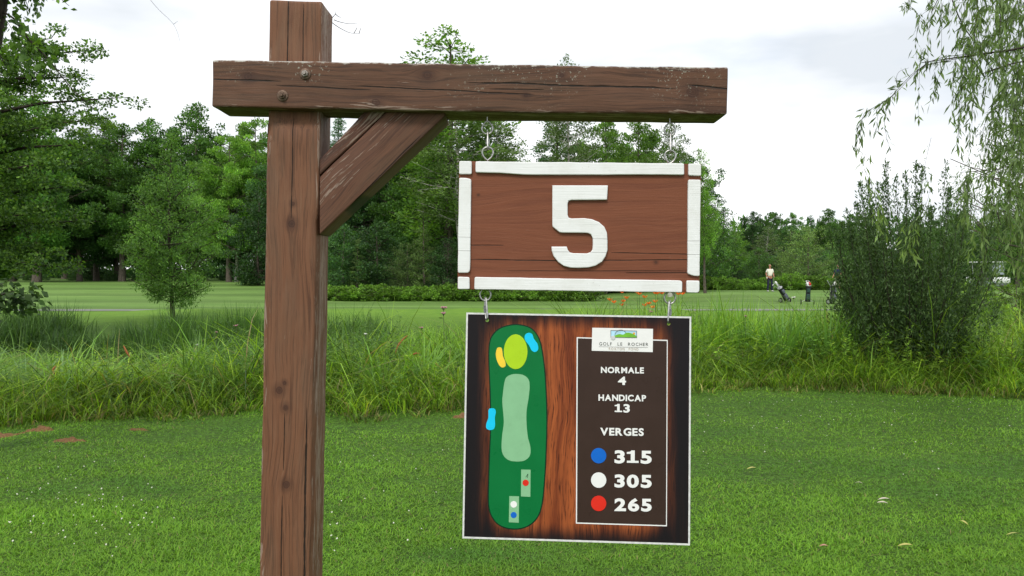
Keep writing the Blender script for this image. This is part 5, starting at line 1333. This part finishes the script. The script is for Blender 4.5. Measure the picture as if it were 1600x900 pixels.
# ---- clover blossoms in the lawn
m_cl = plain('clover_white', (.70, .70, .60), .8, .2, 0, .15, 200)
bm = bmesh.new(); r = np.random.default_rng(3)
bmesh.ops.create_icosphere(bm, subdivisions=1, radius=.0055)
for v in bm.verts: v.co *= 1 + r.normal(0, .15)
cm_ = bmmesh('clover', bm, False); cm_.materials.append(m_cl)
r = np.random.default_rng(91); k = 0
def ray_ground(px, py):
    d = 5.0
    for _ in range(30): d = (CZ - gzs((px - CX) / F * d, d)) * F / (py - HY)
    return (px - CX) / F * d, d
spots = []
for _ in range(75): spots.append((r.normal(110, 75), r.normal(800, 45)))
for _ in range(90): spots.append((r.uniform(1090, 1600), 612 + abs(r.normal(8, 55))))
for _ in range(25): spots.append((r.uniform(510, 720), r.uniform(690, 880)))
spots = [s for s in spots if 0 < s[0] < 1600 and 690 < s[1] < 890 or (s[0] > 1080 and 625 < s[1] < 880 and s[0] < 1600)]
for (px, py) in spots:
    x, y = ray_ground(px, py)
    if y > edge(x) - .05: continue
    o = bpy.data.objects.new('clover_flower', cm_); COL.objects.link(o); s = r.uniform(.6, 1.15); o.location = (x, y, gzs(x, y) + .05); o.scale = (s, s, s * .8); o.rotation_euler = (r.uniform(0, .4), 0, r.uniform(0, 6))
    tag(o, 'tiny white clover flower head dotted in the mown lawn', 'flower', 'clover flowers in the lawn')
# fallen leaves
m_yl = plain('yellow_leaf', (.42, .40, .12), .6, .3); m_pl = plain('pale_leaf', (.50, .45, .36), .6, .3); m_pr = plain('rosy_leaf', (.45, .22, .18), .6, .3)
def fallen(px, py, rz, l, mt, lb):
    x, y = ray_ground(px, py); V = []; Q = []; n_ = 7
    for k in range(n_):
        t = k / (n_ - 1); w_ = l * .11 * math.sin(math.pi * min(1, t * .94 + .04)) + .0006; z = .010 * math.sin(t * 3) + .004 * t
        V += [(l * (t - .5), -w_, z), (l * (t - .5), 0, z - .003), (l * (t - .5), w_, z)]
    for k in range(n_ - 1): b = k * 3; Q += [(b, b + 3, b + 4, b + 1), (b + 1, b + 4, b + 5, b + 2)]
    o = link('fallen_leaf', npmesh('fallen_leaf', V, np.array(Q), smooth=True), mt, None, (x, y, gzs(x, y) + .055), (R.uniform(-.3, .3), R.uniform(-.15, .15), rz)); tag(o, lb, 'leaf')
for a_ in ((1174, 743, .1, .075, m_yl, 'orange yellow fallen leaf on the lawn right of the map sign'), (1414, 868, -.2, .075, m_yl, 'yellow green fallen leaf near the bottom of the lawn'), (1584, 850, .0, .085, m_yl, 'pale yellow fallen leaf at the lower right edge'), (1506, 831, 1.9, .06, m_yl, 'small yellow fallen leaf standing on edge, lower right'),
           (1287, 869, .0, .05, m_pr, 'pinkish fallen leaf on the lawn near the bottom'), (1381, 793, .1, .08, m_pl, 'pale narrow fallen leaf, upper one of a close pair'), (1379, 799, -.1, .07, m_pl, 'pale narrow fallen leaf, lower one of a close pair'), (1342, 767, -.5, .05, m_pl, 'small whitish fallen leaf above the close pair'), (1584, 779, -.4, .07, m_yl, 'thin straw coloured leaf at the right edge of the lawn')): fallen(*a_)
# bare soil clods at the lawn's left edge
m_soil = NM('reddish_soil'); v = m_soil.noise(m_soil.obj(), 60, 5, .7); m_soil = m_soil.bsdf(m_soil.mix(m_soil.sm(v, .3, .7), (.13, .068, .030), (.24, .140, .070)), .95, .1, 0, m_soil.bump(v, .02, .8))
from mathutils import noise as MN
for k, ((sx, sy, a_, b_), lb) in enumerate(zip(SOIL, ('large patch of bare red brown soil at the left end of the reeds', 'patch of red brown soil beside the largest bare patch', 'small mound of red brown soil, third from the left edge', 'strip of bare sandy soil at the left edge of the lawn', 'small reddish clod in front of the reeds left of the post', 'brown clod in the grass between post and map sign'))):
    V = []; Q = []; n_ = 22
    for i in range(n_):
        for j in range(n_):
            u, w_ = 2.2 * i / (n_ - 1) - 1.1, 2.2 * j / (n_ - 1) - 1.1; x = sx + u * a_; y = sy + w_ * b_; rr = u * u + w_ * w_
            q = MN.noise(Vector((x * 7, y * 7, k))) * .5 + MN.noise(Vector((x * 22, y * 22, k))) * .35
            V.append((x - sx, y - sy, gzs(x, y) - gzs(sx, sy) + (.028 + .035 * q) * (1 if k < 4 else 1.1) * max(0, 1 - rr * .9 + q * 1.6) - .012))
    for i in range(n_ - 1):
        for j in range(n_ - 1): b = i * n_ + j; Q.append((b, b + n_, b + n_ + 1, b + 1))
    tag(link('soil_mound', npmesh('soil_mound', V, np.array(Q), smooth=True), m_soil, None, (sx, sy, gzs(sx, sy))), lb, 'soil')
